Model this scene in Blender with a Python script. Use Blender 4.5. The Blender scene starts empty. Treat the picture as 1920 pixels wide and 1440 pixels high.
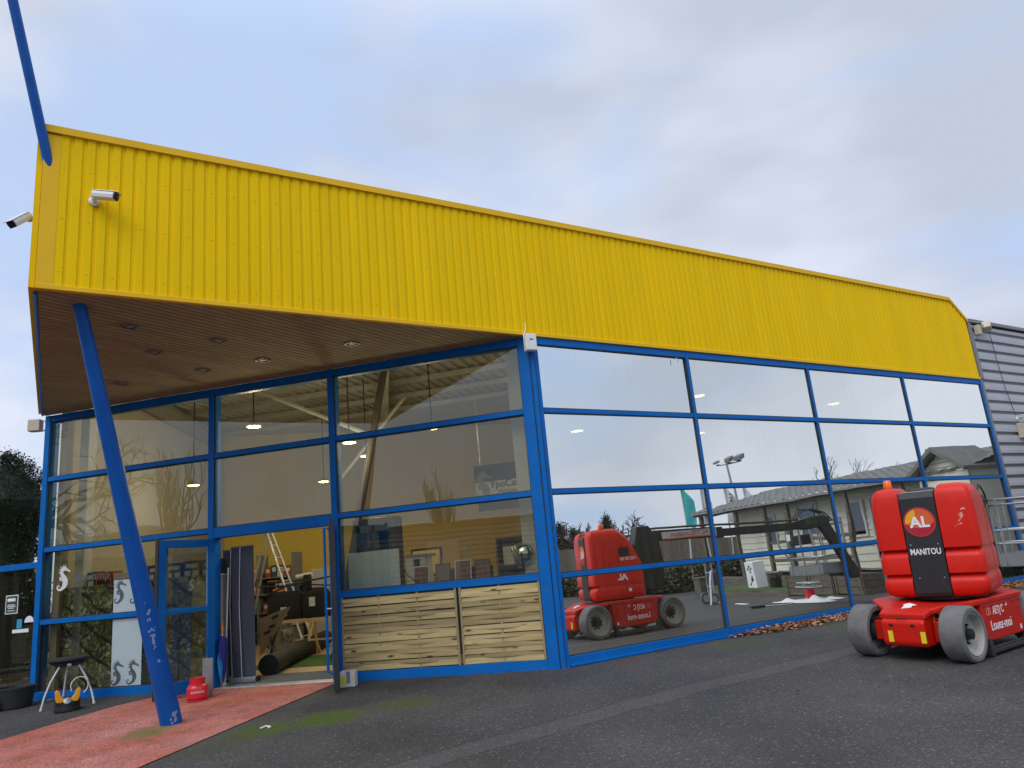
import bpy, bmesh, math, random
from mathutils import Vector, Matrix

random.seed(11)
SC = bpy.context.scene
COL = SC.collection
R_ = math.radians

# ------------------------------------------------------------------ camera
PITCH, ROLL, CAMH = 0.2402, 0.0943, 1.344
cp, sp, cr, sr = math.cos(PITCH), math.sin(PITCH), math.cos(ROLL), math.sin(ROLL)
right = Vector((1, 0, 0)); up = Vector((0, -sp, cp)); fwd = Vector((0, cp, sp))
rx = right * cr - up * sr
ux = right * sr + up * cr
cam_d = bpy.data.cameras.new("camera")
cam = bpy.data.objects.new("camera", cam_d); COL.objects.link(cam)
m = Matrix.Identity(4)
for i in range(3):
    m[i][0] = rx[i]; m[i][1] = ux[i]; m[i][2] = -fwd[i]
m[2][3] = CAMH
cam.matrix_world = m
cam_d.sensor_width = 36.0
cam_d.lens = 36.0 * 1387.24 / 1920.0
cam_d.clip_start = 0.05; cam_d.clip_end = 1500
SC.camera = cam

# ------------------------------------------------------------------ world (overcast sky) and soft sun
SUN_EL, SUN_AZ = 48.0, 205.0        # azimuth: clockwise from +Y, i.e. behind the camera to the left
world = bpy.data.worlds.new("World"); SC.world = world; world.use_nodes = True
wn, wl = world.node_tree.nodes, world.node_tree.links
wn.clear()
wo = wn.new("ShaderNodeOutputWorld"); bg = wn.new("ShaderNodeBackground")
sky = wn.new("ShaderNodeTexSky"); sky.sky_type = 'NISHITA'; sky.sun_disc = False
sky.sun_elevation = R_(SUN_EL); sky.sun_rotation = R_(SUN_AZ)
sky.air_density = 1.0; sky.dust_density = 2.0; sky.ozone_density = 1.5
tc = wn.new("ShaderNodeTexCoord")
mp = wn.new("ShaderNodeMapping"); mp.inputs['Scale'].default_value = (1.0, 1.0, 2.3)
mp.inputs['Location'].default_value = (0.35, 0.1, 0.4)
n1 = wn.new("ShaderNodeTexNoise"); n1.inputs['Scale'].default_value = 2.6; n1.inputs['Detail'].default_value = 5; n1.inputs['Roughness'].default_value = .48
n1.inputs['Distortion'].default_value = .35
n2 = wn.new("ShaderNodeTexNoise"); n2.inputs['Scale'].default_value = 1.5; n2.inputs['Detail'].default_value = 4; n2.inputs['Roughness'].default_value = .5
r1 = wn.new("ShaderNodeValToRGB")     # cloud cover
r1.color_ramp.elements[0].position = .38; r1.color_ramp.elements[0].color = (.1, .1, .1, 1)
r1.color_ramp.elements[1].position = .54; r1.color_ramp.elements[1].color = (1, 1, 1, 1)
r2 = wn.new("ShaderNodeValToRGB")     # cloud tone
r2.color_ramp.elements[0].position = .40; r2.color_ramp.elements[0].color = (5.0, 5.5, 6.7, 1)
r2.color_ramp.elements[1].position = .57; r2.color_ramp.elements[1].color = (7.0, 7.5, 8.8, 1)
blue = wn.new("ShaderNodeMixRGB"); blue.blend_type = 'MIX'; blue.inputs[0].default_value = .95
blue.inputs[2].default_value = (4.7, 6.05, 8.7, 1)
mixc = wn.new("ShaderNodeMixRGB"); mixc.blend_type = 'MIX'
sepz = wn.new("ShaderNodeSeparateXYZ")
rz = wn.new("ShaderNodeMapRange"); rz.inputs[1].default_value = .62; rz.inputs[2].default_value = 1.0; rz.inputs[3].default_value = 1.0; rz.inputs[4].default_value = 1.9
mulz = wn.new("ShaderNodeMixRGB"); mulz.blend_type = 'MULTIPLY'; mulz.inputs[0].default_value = 1.0
wl.new(tc.outputs['Generated'], mp.inputs['Vector'])
wl.new(mp.outputs[0], n1.inputs['Vector']); wl.new(mp.outputs[0], n2.inputs['Vector'])
wl.new(n1.outputs['Fac'], r1.inputs[0]); wl.new(n2.outputs['Fac'], r2.inputs[0])
wl.new(sky.outputs[0], blue.inputs[1]); wl.new(r1.outputs[0], mixc.inputs[0])
wl.new(blue.outputs[0], mixc.inputs[1]); wl.new(r2.outputs[0], mixc.inputs[2])
wl.new(tc.outputs['Generated'], sepz.inputs[0]); wl.new(sepz.outputs['Z'], rz.inputs[0])
wl.new(mixc.outputs[0], mulz.inputs[1]); wl.new(rz.outputs[0], mulz.inputs[2])
wl.new(mulz.outputs[0], bg.inputs['Color']); bg.inputs['Strength'].default_value = 0.110
wl.new(bg.outputs[0], wo.inputs['Surface'])

sun_d = bpy.data.lights.new("sun", 'SUN'); sun_d.energy = 1.5; sun_d.angle = R_(40); sun_d.color = (1, .97, .92)
sun = bpy.data.objects.new("sun", sun_d); COL.objects.link(sun)
sdir = Vector((math.sin(R_(SUN_AZ)) * math.cos(R_(SUN_EL)), math.cos(R_(SUN_AZ)) * math.cos(R_(SUN_EL)), math.sin(R_(SUN_EL))))
sun.rotation_euler = sdir.to_track_quat('Z', 'Y').to_euler()
sun.location = sdir * 40

vs = SC.view_settings
vs.view_transform = 'Standard'; vs.look = 'None'; vs.exposure = 0.0; vs.gamma = 1.0; vs.use_curve_mapping = False
SC.render.engine = 'CYCLES'
SC.cycles.max_bounces = 10; SC.cycles.transparent_max_bounces = 24; SC.cycles.glossy_bounces = 5; SC.cycles.diffuse_bounces = 4
SC.cycles.sample_clamp_indirect = 6.0
SC.cycles.use_denoising = True

# ------------------------------------------------------------------ frames
Z = Vector((0, 0, 1))
C0 = Vector((0.3296, 10.2646, 0))
AR, AL = 0.5653, 2.9096
dR = Vector((math.cos(AR), math.sin(AR), 0)); nR = Vector((dR.y, -dR.x, 0))
dL = Vector((math.cos(AL), math.sin(AL), 0)); nL = Vector((-0.2299, -0.9732, 0)).normalized()
ZT, Z1, Z2, Z3 = 4.521, 3.441, 2.288, 1.158
U = [0, 3.071, 6.179, 9.265, 12.407]
def W(x, y, z): return Vector((x, y, z))
def FR(u, d, z): return C0 + dR * u + nR * d + Z * z
def FL(v, d, z): return C0 + dL * v + nL * d + Z * z
def toR(p): q = Vector(p) - C0; return q.dot(dR), q.dot(nR)
def gz(x, y):
    q = Vector((x, y, 0)) - C0
    d = max(q.dot(nR), q.dot(nL)); d = min(max(d, 0), 16)
    return -0.028 * d
def G(x, y, h=0): return Vector((x, y, gz(x, y) + h))
def local(o, rot):            # frame at a point, turned about z
    c, s = math.cos(rot), math.sin(rot)
    return lambda x, y, z: Vector((o[0] + x * c - y * s, o[1] + x * s + y * c, o[2] + z))

# ------------------------------------------------------------------ mesh builder
class MB:
    def __init__(self): self.v = []; self.f = []; self.m = []
    def add(self, vs_, fs, mi=0):
        b = len(self.v); self.v += [Vector(p) for p in vs_]
        for k, f in enumerate(fs):
            self.f.append([b + i for i in f]); self.m.append(mi[k] if isinstance(mi, (list, tuple)) else mi)
        return self
    def box(self, F, a, b, mi=0):
        x0, y0, z0 = a; x1, y1, z1 = b
        p = [F(x, y, z) for z in (z0, z1) for x, y in ((x0, y0), (x1, y0), (x1, y1), (x0, y1))]
        return self.add(p, [(0, 3, 2, 1), (4, 5, 6, 7), (0, 1, 5, 4), (1, 2, 6, 5), (2, 3, 7, 6), (3, 0, 4, 7)], mi)
    def tube(self, pts, r, n=8, mi=0, cap=True):
        pts = [Vector(p) for p in pts]; k = len(pts)
        if not isinstance(r, (list, tuple)): r = [r] * k
        t0 = (pts[1] - pts[0]).normalized()
        ref = Vector((0, 0, 1)) if abs(t0.z) < .9 else Vector((1, 0, 0))
        a = t0.cross(ref).normalized(); vs_ = []
        for i in range(k):
            t = (pts[min(i + 1, k - 1)] - pts[max(i - 1, 0)]).normalized()
            a = (a - t * a.dot(t)).normalized(); b = t.cross(a)
            for j in range(n):
                an = 2 * math.pi * j / n
                vs_.append(pts[i] + (a * math.cos(an) + b * math.sin(an)) * r[i])
        fs = [(i * n + j, i * n + (j + 1) % n, (i + 1) * n + (j + 1) % n, (i + 1) * n + j) for i in range(k - 1) for j in range(n)]
        if cap: fs += [tuple(range(n))[::-1], tuple((k - 1) * n + j for j in range(n))]
        return self.add(vs_, fs, mi)
    def lathe(self, c, ax, prof, n=24, mi=0, closed=False):      # prof: (radius, height along axis)
        c = Vector(c); ax = Vector(ax).normalized()
        ref = Vector((0, 0, 1)) if abs(ax.z) < .9 else Vector((1, 0, 0))
        a = ax.cross(ref).normalized(); b = ax.cross(a); vs_ = []
        for (r, h) in prof:
            r = max(r, .0004)
            for j in range(n):
                an = 2 * math.pi * j / n
                vs_.append(c + ax * h + (a * math.cos(an) + b * math.sin(an)) * r)
        k = len(prof)
        fs = [(i * n + j, i * n + (j + 1) % n, ((i + 1) % k) * n + (j + 1) % n, ((i + 1) % k) * n + j) for i in range(k if closed else k - 1) for j in range(n)]
        if not closed: fs += [tuple(range(n))[::-1], tuple((k - 1) * n + j for j in range(n))]
        return self.add(vs_, fs, mi)
    def prism(self, F, poly, t0, t1, mi=0):        # F(p, q, t)
        n = len(poly)
        vs_ = [F(p, q, t0) for p, q in poly] + [F(p, q, t1) for p, q in poly]
        fs = [tuple(range(n))[::-1], tuple(range(n, 2 * n))] + [(i, (i + 1) % n, n + (i + 1) % n, n + i) for i in range(n)]
        return self.add(vs_, fs, mi)
    def loft(self, rings, mi=0):
        n = len(rings[0]); vs_ = [p for r in rings for p in r]; k = len(rings)
        fs = [(i * n + j, i * n + (j + 1) % n, (i + 1) * n + (j + 1) % n, (i + 1) * n + j) for i in range(k - 1) for j in range(n)]
        fs += [tuple(range(n))[::-1], tuple((k - 1) * n + j for j in range(n))]
        return self.add(vs_, fs, mi)
    def ball(self, c, r, n=12, sz=1.0, mi=0):
        prof = [(r * math.sin(math.pi * i / 8), -r * sz * math.cos(math.pi * i / 8)) for i in range(9)]
        return self.lathe(c, Z, prof, n, mi)
    def quad(self, a, b, c, d, mi=0): return self.add([a, b, c, d], [(0, 1, 2, 3)], mi)
    def build(self, name, mat, parent=None, bevel=0, seg=2, smooth=None, recalc=True):
        me = bpy.data.meshes.new(name)
        inv = rootinv(parent)
        me.from_pydata([inv @ p for p in self.v], [], self.f)
        mats = mat if isinstance(mat, (list, tuple)) else [mat]
        for q in mats: me.materials.append(q)
        me.polygons.foreach_set("material_index", self.m)
        if recalc:
            bm = bmesh.new(); bm.from_mesh(me); bmesh.ops.recalc_face_normals(bm, faces=bm.faces[:]); bm.to_mesh(me); bm.free()
        if smooth:
            me.polygons.foreach_set("use_smooth", [True] * len(me.polygons)); me.set_sharp_from_angle(angle=R_(smooth))
        me.update()
        o = bpy.data.objects.new(name, me); COL.objects.link(o)
        if parent: o.parent = parent
        if bevel:
            b = o.modifiers.new("bevel", 'BEVEL'); b.width = bevel; b.segments = seg; b.limit_method = 'ANGLE'; b.angle_limit = R_(35)
        return o
INV = {}
def rootinv(p):
    while p is not None and p.parent is not None: p = p.parent
    if p is None: return Matrix.Identity(4)
    return INV.get(p.name, Matrix.Identity(4))
def thing(name, label, cat, loc=(0, 0, 0), rot=0, group=None):
    o = bpy.data.objects.new(name, None); COL.objects.link(o)
    o.empty_display_size = .2
    M = Matrix.Translation(Vector(loc)) @ Matrix.Rotation(rot, 4, 'Z')
    o.matrix_world = M; INV[o.name] = M.inverted()
    o['label'] = label; o['category'] = cat
    if group: o['group'] = group
    return o
def tag(o, label=None, cat=None, group=None, kind=None):
    if label: o['label'] = label
    if cat: o['category'] = cat
    if group: o['group'] = group
    if kind: o['kind'] = kind
    return o
def dup(root, loc, rot=0, label=None, scale=1):
    r = root.copy(); COL.objects.link(r); r.location = loc; r.rotation_euler = (0, 0, rot); r.scale = (scale,) * 3
    if label: r['label'] = label
    for ch in list(root.children):
        c = ch.copy(); COL.objects.link(c); c.parent = r
        for g_ in list(ch.children):
            d = g_.copy(); COL.objects.link(d); d.parent = c
    return r
def writing(name, body, F, size, mat, parent, depth=.003, align='CENTER', sx=1.0, bold=0.0, shear=0.0):
    """lettering; F(x, y, t): x along the reading direction, y up, t out of the surface"""
    cu = bpy.data.curves.new(name, 'FONT'); cu.body = body; cu.size = size; cu.align_x = align; cu.align_y = 'CENTER'
    cu.extrude = depth / 2; cu.offset = bold; cu.shear = shear; cu.resolution_u = 3
    to = bpy.data.objects.new(name, cu); COL.objects.link(to)
    bpy.context.view_layer.update()
    me0 = bpy.data.meshes.new_from_object(to.evaluated_get(bpy.context.evaluated_depsgraph_get()))
    mb = MB(); mb.add([F(v.co.x * sx, v.co.y, v.co.z + depth / 2) for v in me0.vertices], [tuple(p.vertices) for p in me0.polygons])
    bpy.data.objects.remove(to); bpy.data.curves.remove(cu); bpy.data.meshes.remove(me0)
    return mb.build(name, mat, parent)
def clip(poly, n, c):       # keep points with p.n <= c
    out = []
    for i in range(len(poly)):
        a, b = poly[i], poly[(i + 1) % len(poly)]
        da, db = a.dot(n) - c, b.dot(n) - c
        if da <= 0: out.append(a)
        if da * db < 0: out.append(a + (b - a) * (da / (da - db)))
    return out

# ------------------------------------------------------------------ materials
def newmat(name):
    mt = bpy.data.materials.new(name); mt.use_nodes = True
    nt = mt.node_tree; b = nt.nodes['Principled BSDF']
    return mt, nt.nodes, nt.links, b
def N(nodes, t, **k):
    n = nodes.new(t)
    for a, v in k.items():
        if hasattr(n, a): setattr(n, a, v)
        else: n.inputs[a].default_value = v
    return n
def c4(c): return (c[0], c[1], c[2], 1)
def pm(name, col, rough=.5, metal=0, var=.12, vs_=4, bump=0, bs=60, spec=.5, coat=0, dirt=0, stretch=(1, 1, 1), rvar=.1):
    """paint / plastic / metal with uneven tone, uneven gloss, optional grime and bump"""
    mt, n, l, b = newmat(name)
    t = N(n, 'ShaderNodeTexCoord'); mpn = N(n, 'ShaderNodeMapping'); mpn.inputs['Scale'].default_value = stretch
    l.new(t.outputs['Object'], mpn.inputs['Vector'])
    no = N(n, 'ShaderNodeTexNoise'); no.inputs['Scale'].default_value = vs_; no.inputs['Detail'].default_value = 6; no.inputs['Roughness'].default_value = .6
    l.new(mpn.outputs[0], no.inputs['Vector'])
    rp = N(n, 'ShaderNodeValToRGB'); rp.color_ramp.elements[0].position = .3; rp.color_ramp.elements[1].position = .7
    rp.color_ramp.elements[0].color = c4([x * (1 - var) for x in col]); rp.color_ramp.elements[1].color = c4([min(1, x * (1 + var * .7)) for x in col])
    l.new(no.outputs['Fac'], rp.inputs[0]); out = rp.outputs[0]
    if dirt:
        n2_ = N(n, 'ShaderNodeTexNoise'); n2_.inputs['Scale'].default_value = vs_ * 5; n2_.inputs['Detail'].default_value = 8; n2_.inputs['Roughness'].default_value = .7
        l.new(mpn.outputs[0], n2_.inputs['Vector'])
        r2_ = N(n, 'ShaderNodeValToRGB'); r2_.color_ramp.elements[0].position = .55; r2_.color_ramp.elements[1].position = .72
        r2_.color_ramp.elements[1].color = (dirt, dirt, dirt, 1)
        mx = N(n, 'ShaderNodeMixRGB'); mx.inputs[2].default_value = (.12, .105, .085, 1)
        l.new(n2_.outputs['Fac'], r2_.inputs[0]); l.new(r2_.outputs[0], mx.inputs[0]); l.new(out, mx.inputs[1]); out = mx.outputs[0]
    l.new(out, b.inputs['Base Color'])
    mr = N(n, 'ShaderNodeMapRange'); mr.inputs[3].default_value = max(.02, rough - rvar); mr.inputs[4].default_value = min(1, rough + rvar)
    l.new(no.outputs['Fac'], mr.inputs[0]); l.new(mr.outputs[0], b.inputs['Roughness'])
    b.inputs['Metallic'].default_value = metal; b.inputs['Specular IOR Level'].default_value = spec
    if coat: b.inputs['Coat Weight'].default_value = coat; b.inputs['Coat Roughness'].default_value = .08
    if bump:
        nb = N(n, 'ShaderNodeTexNoise'); nb.inputs['Scale'].default_value = bs; nb.inputs['Detail'].default_value = 4
        l.new(mpn.outputs[0], nb.inputs['Vector'])
        bp = N(n, 'ShaderNodeBump'); bp.inputs['Strength'].default_value = bump; bp.inputs['Distance'].default_value = .01
        l.new(nb.outputs['Fac'], bp.inputs['Height']); l.new(bp.outputs[0], b.inputs['Normal'])
    return mt
def emit(name, col, s):
    mt, n, l, b = newmat(name); b.inputs['Base Color'].default_value = c4(col)
    b.inputs['Emission Color'].default_value = c4(col); b.inputs['Emission Strength'].default_value = s
    return mt
def glass(name, refl, tint, gcol=(1, 1, 1), rough=.0, wave=.0, fres=.6, dirt=.0):
    mt, n, l, b = newmat(name); n.remove(b); o = n['Material Output']
    tr = N(n, 'ShaderNodeBsdfTransparent'); tr.inputs[0].default_value = c4(tint)
    gl = N(n, 'ShaderNodeBsdfGlossy'); gl.inputs['Color'].default_value = c4(gcol); gl.inputs['Roughness'].default_value = rough
    lw = N(n, 'ShaderNodeLayerWeight'); lw.inputs['Blend'].default_value = .25
    ma = N(n, 'ShaderNodeMath', operation='MULTIPLY_ADD'); ma.inputs[1].default_value = fres; ma.inputs[2].default_value = refl; ma.use_clamp = True
    l.new(lw.outputs['Fresnel'], ma.inputs[0])
    mx = N(n, 'ShaderNodeMixShader'); l.new(ma.outputs[0], mx.inputs[0]); l.new(tr.outputs[0], mx.inputs[1]); l.new(gl.outputs[0], mx.inputs[2])
    fin = mx.outputs[0]
    t = N(n, 'ShaderNodeTexCoord')
    if wave:
        no = N(n, 'ShaderNodeTexNoise'); no.inputs['Scale'].default_value = 1.1; no.inputs['Detail'].default_value = 1
        l.new(t.outputs['Object'], no.inputs['Vector'])
        bp = N(n, 'ShaderNodeBump'); bp.inputs['Strength'].default_value = 1; bp.inputs['Distance'].default_value = wave
        l.new(no.outputs['Fac'], bp.inputs['Height']); l.new(bp.outputs[0], gl.inputs['Normal'])
    if dirt:                     # dried rain streaks and dust on the pane
        mpn = N(n, 'ShaderNodeMapping'); mpn.inputs['Scale'].default_value = (5, 5, .45); l.new(t.outputs['Object'], mpn.inputs[0])
        nd = N(n, 'ShaderNodeTexNoise'); nd.inputs['Scale'].default_value = 2.2; nd.inputs['Detail'].default_value = 8; nd.inputs['Roughness'].default_value = .65
        l.new(mpn.outputs[0], nd.inputs['Vector'])
        mr = N(n, 'ShaderNodeMapRange'); mr.inputs[1].default_value = .42; mr.inputs[2].default_value = .8; mr.inputs[3].default_value = .004; mr.inputs[4].default_value = dirt
        l.new(nd.outputs['Fac'], mr.inputs[0])
        df = N(n, 'ShaderNodeBsdfDiffuse'); df.inputs[0].default_value = (.5, .49, .45, 1)
        m2 = N(n, 'ShaderNodeMixShader'); l.new(mr.outputs[0], m2.inputs[0]); l.new(fin, m2.inputs[1]); l.new(df.outputs[0], m2.inputs[2]); fin = m2.outputs[0]
    l.new(fin, o.inputs['Surface'])
    return mt
def wood(name, ca, cb, scale=3, stretch=(.35, 6, 6), rough=.75, knots=True, island=.5):
    mt, n, l, b = newmat(name)
    t = N(n, 'ShaderNodeTexCoord'); mpn = N(n, 'ShaderNodeMapping'); mpn.inputs['Scale'].default_value = stretch
    g_ = N(n, 'ShaderNodeNewGeometry'); cm = N(n, 'ShaderNodeVectorMath', operation='ADD')
    sc = N(n, 'ShaderNodeMath', operation='MULTIPLY'); sc.inputs[1].default_value = 37.0
    l.new(g_.outputs['Random Per Island'], sc.inputs[0]); l.new(t.outputs['Object'], cm.inputs[0]); l.new(sc.outputs[0], cm.inputs[1])
    l.new(cm.outputs[0], mpn.inputs[0])
    no = N(n, 'ShaderNodeTexNoise'); no.inputs['Scale'].default_value = scale; no.inputs['Detail'].default_value = 8; no.inputs['Roughness'].default_value = .62; no.inputs['Distortion'].default_value = .25
    l.new(mpn.outputs[0], no.inputs['Vector'])
    rp = N(n, 'ShaderNodeValToRGB'); e = rp.color_ramp.elements
    e[0].position = .3; e[0].color = c4(ca); e[1].position = .72; e[1].color = c4(cb)
    l.new(no.outputs['Fac'], rp.inputs[0]); out = rp.outputs[0]
    hs = N(n, 'ShaderNodeHueSaturation'); mr = N(n, 'ShaderNodeMapRange'); mr.inputs[3].default_value = 1 - island * .5; mr.inputs[4].default_value = 1 + island * .35
    l.new(g_.outputs['Random Per Island'], mr.inputs[0]); l.new(mr.outputs[0], hs.inputs['Value']); l.new(out, hs.inputs['Color']); out = hs.outputs[0]
    if knots:
        m3 = N(n, 'ShaderNodeMapping'); m3.inputs['Scale'].default_value = (3.0, 9, 9); l.new(cm.outputs[0], m3.inputs[0])
        vo = N(n, 'ShaderNodeTexVoronoi'); vo.inputs['Scale'].default_value = 1.0; l.new(m3.outputs[0], vo.inputs['Vector'])
        r3 = N(n, 'ShaderNodeValToRGB'); r3.color_ramp.elements[0].position = .07; r3.color_ramp.elements[0].color = (1, 1, 1, 1)
        r3.color_ramp.elements[1].position = .2; r3.color_ramp.elements[1].color = (0, 0, 0, 1); l.new(vo.outputs['Distance'], r3.inputs[0])
        mx = N(n, 'ShaderNodeMixRGB'); mx.inputs[2].default_value = (.07, .035, .015, 1); l.new(r3.outputs[0], mx.inputs[0]); l.new(out, mx.inputs[1]); out = mx.outputs[0]
    l.new(out, b.inputs['Base Color']); b.inputs['Roughness'].default_value = rough
    bp = N(n, 'ShaderNodeBump'); bp.inputs['Strength'].default_value = .3; bp.inputs['Distance'].default_value = .004
    l.new(no.outputs['Fac'], bp.inputs['Height']); l.new(bp.outputs[0], b.inputs['Normal'])
    return mt
def leafmat(name, ca, cb, trans=.25):
    mt, n, l, b = newmat(name)
    g_ = N(n, 'ShaderNodeNewGeometry'); rp = N(n, 'ShaderNodeValToRGB')
    rp.color_ramp.elements[0].color = c4(ca); rp.color_ramp.elements[1].color = c4(cb)
    l.new(g_.outputs['Random Per Island'], rp.inputs[0]); l.new(rp.outputs[0], b.inputs['Base Color'])
    b.inputs['Roughness'].default_value = .6; b.inputs['Specular IOR Level'].default_value = .3
    return mt

M = {}
M['yellow'] = pm('yellow_cladding_paint', (.89, .578, .003), .6, var=.07, vs_=1.3, dirt=.10, stretch=(2.5, 2.5, .22), spec=.08)
M['yellow_trim'] = pm('yellow_trim_paint', (.84, .50, .025), .6, var=.06, vs_=2, spec=.12)
M['blue'] = pm('blue_frame_paint', (.003, .135, .46), .5, var=.12, vs_=2.5, dirt=.1, spec=.14)
M['blue_pole'] = pm('blue_pole_paint', (.003, .095, .40), .42, var=.15, vs_=3, dirt=.1, spec=.25)
M['white_metal'] = pm('white_painted_metal', (.75, .75, .73), .45, var=.08)
M['cream'] = pm('aged_cream_plastic', (.55, .49, .36), .5, var=.12)
M['black_plastic'] = pm('black_plastic', (.02, .02, .022), .45, var=.2)
M['black_matte'] = pm('matt_black', (.014, .014, .015), .75, var=.25, bump=.2)
M['rubber'] = pm('black_rubber', (.03, .03, .03), .8, var=.2, bump=.2)
M['grey_metal'] = pm('grey_metal', (.3, .31, .32), .45, metal=.5, var=.15)
M['galv'] = pm('galvanised_tube', (.42, .43, .44), .42, metal=.75, var=.2, vs_=9)
M['alu'] = pm('aluminium', (.62, .63, .64), .35, metal=.8, var=.12)
M['grey_clad'] = pm('grey_profiled_sheet', (.46, .47, .50), .5, metal=.1, var=.1, vs_=1.0, stretch=(.3, 1, 2), dirt=.08)
M['grey_trim'] = pm('grey_flashing', (.21, .21, .215), .5, metal=.2, var=.12)
M['soffit'] = wood('brown_soffit_boards', (.28, .205, .11), (.37, .285, .155), 3, (1, 1, 1), .85, knots=False, island=.15)
M['soffit_dark'] = pm('soffit_joint_brown', (.12, .085, .045), .8)
M['painted_shade'] = pm('painted_shade_black', (.012, .01, .009), .9, var=.1)
M['glassR'] = glass('reflective_solar_glass', .83, (.30, .33, .34), (.97, .99, .94), .0, .0022, .03, dirt=.05)
M['glassL'] = glass('clear_shop_glass', .11, (.68, .66, .53), (.95, .92, .80), .0, .0012, .5, dirt=.05)
M['glass_door'] = glass('door_glass', .09, (.86, .86, .8), (.95, .98, 1.0), .0, .0012, .4, dirt=.05)
M['glass_clear'] = glass('clear_glass_back', .0, (1, 1, 1), fres=.0)
M['glass_dark'] = glass('dark_window_glass', .12, (.08, .09, .1), (.9, .95, 1), .02, .0, .5)
M['ypaint'] = pm('mustard_wall_paint', (.70, .50, .085), .8, var=.06, vs_=.8)
M['beige_wall'] = pm('off_white_wall', (.5, .46, .36), .85, var=.06, vs_=.7)
M['upper_wall'] = pm('straw_upper_wall', (.56, .47, .26), .85, var=.06, vs_=.7)
M['ceil'] = pm('grey_roof_deck', (.42, .42, .40), .6, var=.1)
M['steel_grey'] = pm('grey_painted_steel', (.36, .36, .34), .5, var=.1)
M['conc'] = pm('pale_concrete_column', (.58, .59, .57), .7, var=.1, vs_=3, bump=.1)
M['floor_wood'] = wood('light_laminate_floor', (.36, .25, .14), (.55, .42, .26), 2, (1, 5, 1), .45, knots=False)
M['mat'] = pm('grey_entrance_mat', (.09, .10, .12), .95, var=.35, vs_=14, bump=.5, bs=220)
M['turf'] = pm('artificial_turf', (.05, .12, .02), .9, var=.5, vs_=40, bump=.8, bs=300)
M['red'] = pm('red_machine_paint', (.68, .015, .005), .40, var=.12, vs_=2.2, dirt=.14, spec=.28, coat=.06)
M['red_dirty'] = pm('worn_red_machine_paint', (.56, .014, .006), .45, var=.2, vs_=4, dirt=.3, spec=.3)
M['charcoal'] = pm('charcoal_panel', (.022, .021, .023), .5, var=.15)
M['tyre'] = pm('grey_solid_tyre', (.165, .16, .158), .8, var=.3, vs_=6, bump=.25, bs=45, dirt=.25)
M['rim'] = pm('pale_steel_rim', (.38, .37, .33), .55, var=.25, vs_=8, dirt=.3)
M['hub'] = pm('greasy_black_hub', (.02, .02, .02), .5, var=.3)
M['white'] = pm('white_lettering', (.82, .82, .82), .5, var=.03)
M['orange'] = pm('orange_plastic', (.85, .2, .01), .35, var=.05)
M['orange_lens'] = pm('orange_beacon_lens', (.9, .16, .01), .2, var=.05, coat=.5)
M['ylabel'] = pm('yellow_label', (.82, .66, .02), .5, var=.04)
M['disc_y'] = pm('disc_amber', (.85, .42, .02), .4, var=.05)
M['disc_o'] = pm('disc_orange_red', (.72, .12, .03), .4, var=.1)
M['disc_r'] = pm('disc_crimson', (.42, .012, .03), .4, var=.1)
M['boom'] = pm('black_boom_steel', (.018, .019, .018), .4, var=.25, dirt=.2)
M['olive'] = pm('olive_hose_cover', (.05, .065, .018), .55, var=.3)
M['blade'] = pm('worn_black_steel', (.05, .05, .05), .5, metal=.3, var=.4, vs_=12, dirt=.4)
M['bin'] = pm('dark_grey_plastic', (.025, .026, .028), .6, var=.25)
M['white_strip'] = pm('frosted_vinyl', (.46, .55, .58), .6, var=.05)
M['decal_grey'] = pm('grey_emblem_print', (.10, .11, .12), .5, var=.3)
M['decal_white'] = pm('white_vinyl_emblem', (.72, .70, .69), .5, var=.05)
M['gas_red'] = pm('red_gas_bottle_paint', (.66, .015, .03), .33, var=.08, coat=.3)
M['umb_blue'] = pm('navy_umbrella_cloth', (.008, .02, .20), .7, var=.2)
M['umb_cyan'] = pm('cyan_umbrella_cloth', (.01, .22, .55), .7, var=.15)
M['banner'] = pm('slate_banner_back', (.055, .063, .085), .7, var=.1, vs_=2)
M['panel_pale'] = pm('pale_blue_panel', (.60, .74, .86), .4, var=.04)
M['appliance'] = pm('white_appliance', (.62, .62, .62), .4, var=.05)
M['frame_back'] = pm('brown_hardboard', (.22, .12, .095), .8, var=.15)
M['chrome'] = pm('chrome', (.75, .75, .76), .12, metal=1, var=.1)
M['cable_black'] = pm('black_cable', (.012, .012, .012), .5)
M['sign_navy'] = pm('navy_hanging_board', (.03, .038, .06), .6, var=.1)
M['sign_pale'] = pm('pale_sign_face', (.55, .55, .5), .6, var=.05)
M['sign_silver'] = pm('silver_grey_print', (.22, .23, .25), .5)
M['ink'] = pm('black_ink', (.012, .012, .014), .6)
M['timber'] = wood('pine_trestle', (.5, .32, .16), (.66, .47, .27), 3, (1, 1, 1), .65, knots=False)
M['fence_wood'] = wood('treated_pine_slats', (.38, .275, .11), (.66, .52, .25), 2.6, (.45, 5, 8), .8, island=.75)
M['fence_batten'] = wood('weathered_batten', (.27, .2, .11), (.44, .35, .2), 3, (5, 5, .6), .8, knots=False)
M['old_wood'] = wood('weathered_grey_boards', (.09, .075, .06), (.2, .175, .145), 2.5, (.6, 5, 5), .9, island=.4)
M['cream_side'] = pm('cream_vinyl_siding', (.80, .78, .66), .6, var=.05, vs_=1)
M['tile'] = pm('grey_roof_tiles', (.19, .185, .18), .75, var=.25, vs_=5)
M['pvc'] = pm('white_pvc_frame', (.75, .75, .75), .4, var=.04)
M['seat'] = pm('black_seat_cloth', (.012, .012, .014), .9, var=.3, bump=.3)
M['bag'] = glass('clear_polythene', .12, (.6, .6, .56), rough=.25, fres=.6, dirt=.35)
M['tarp'] = pm('white_plastic_sheet', (.72, .70, .68), .55, var=.08)
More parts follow.
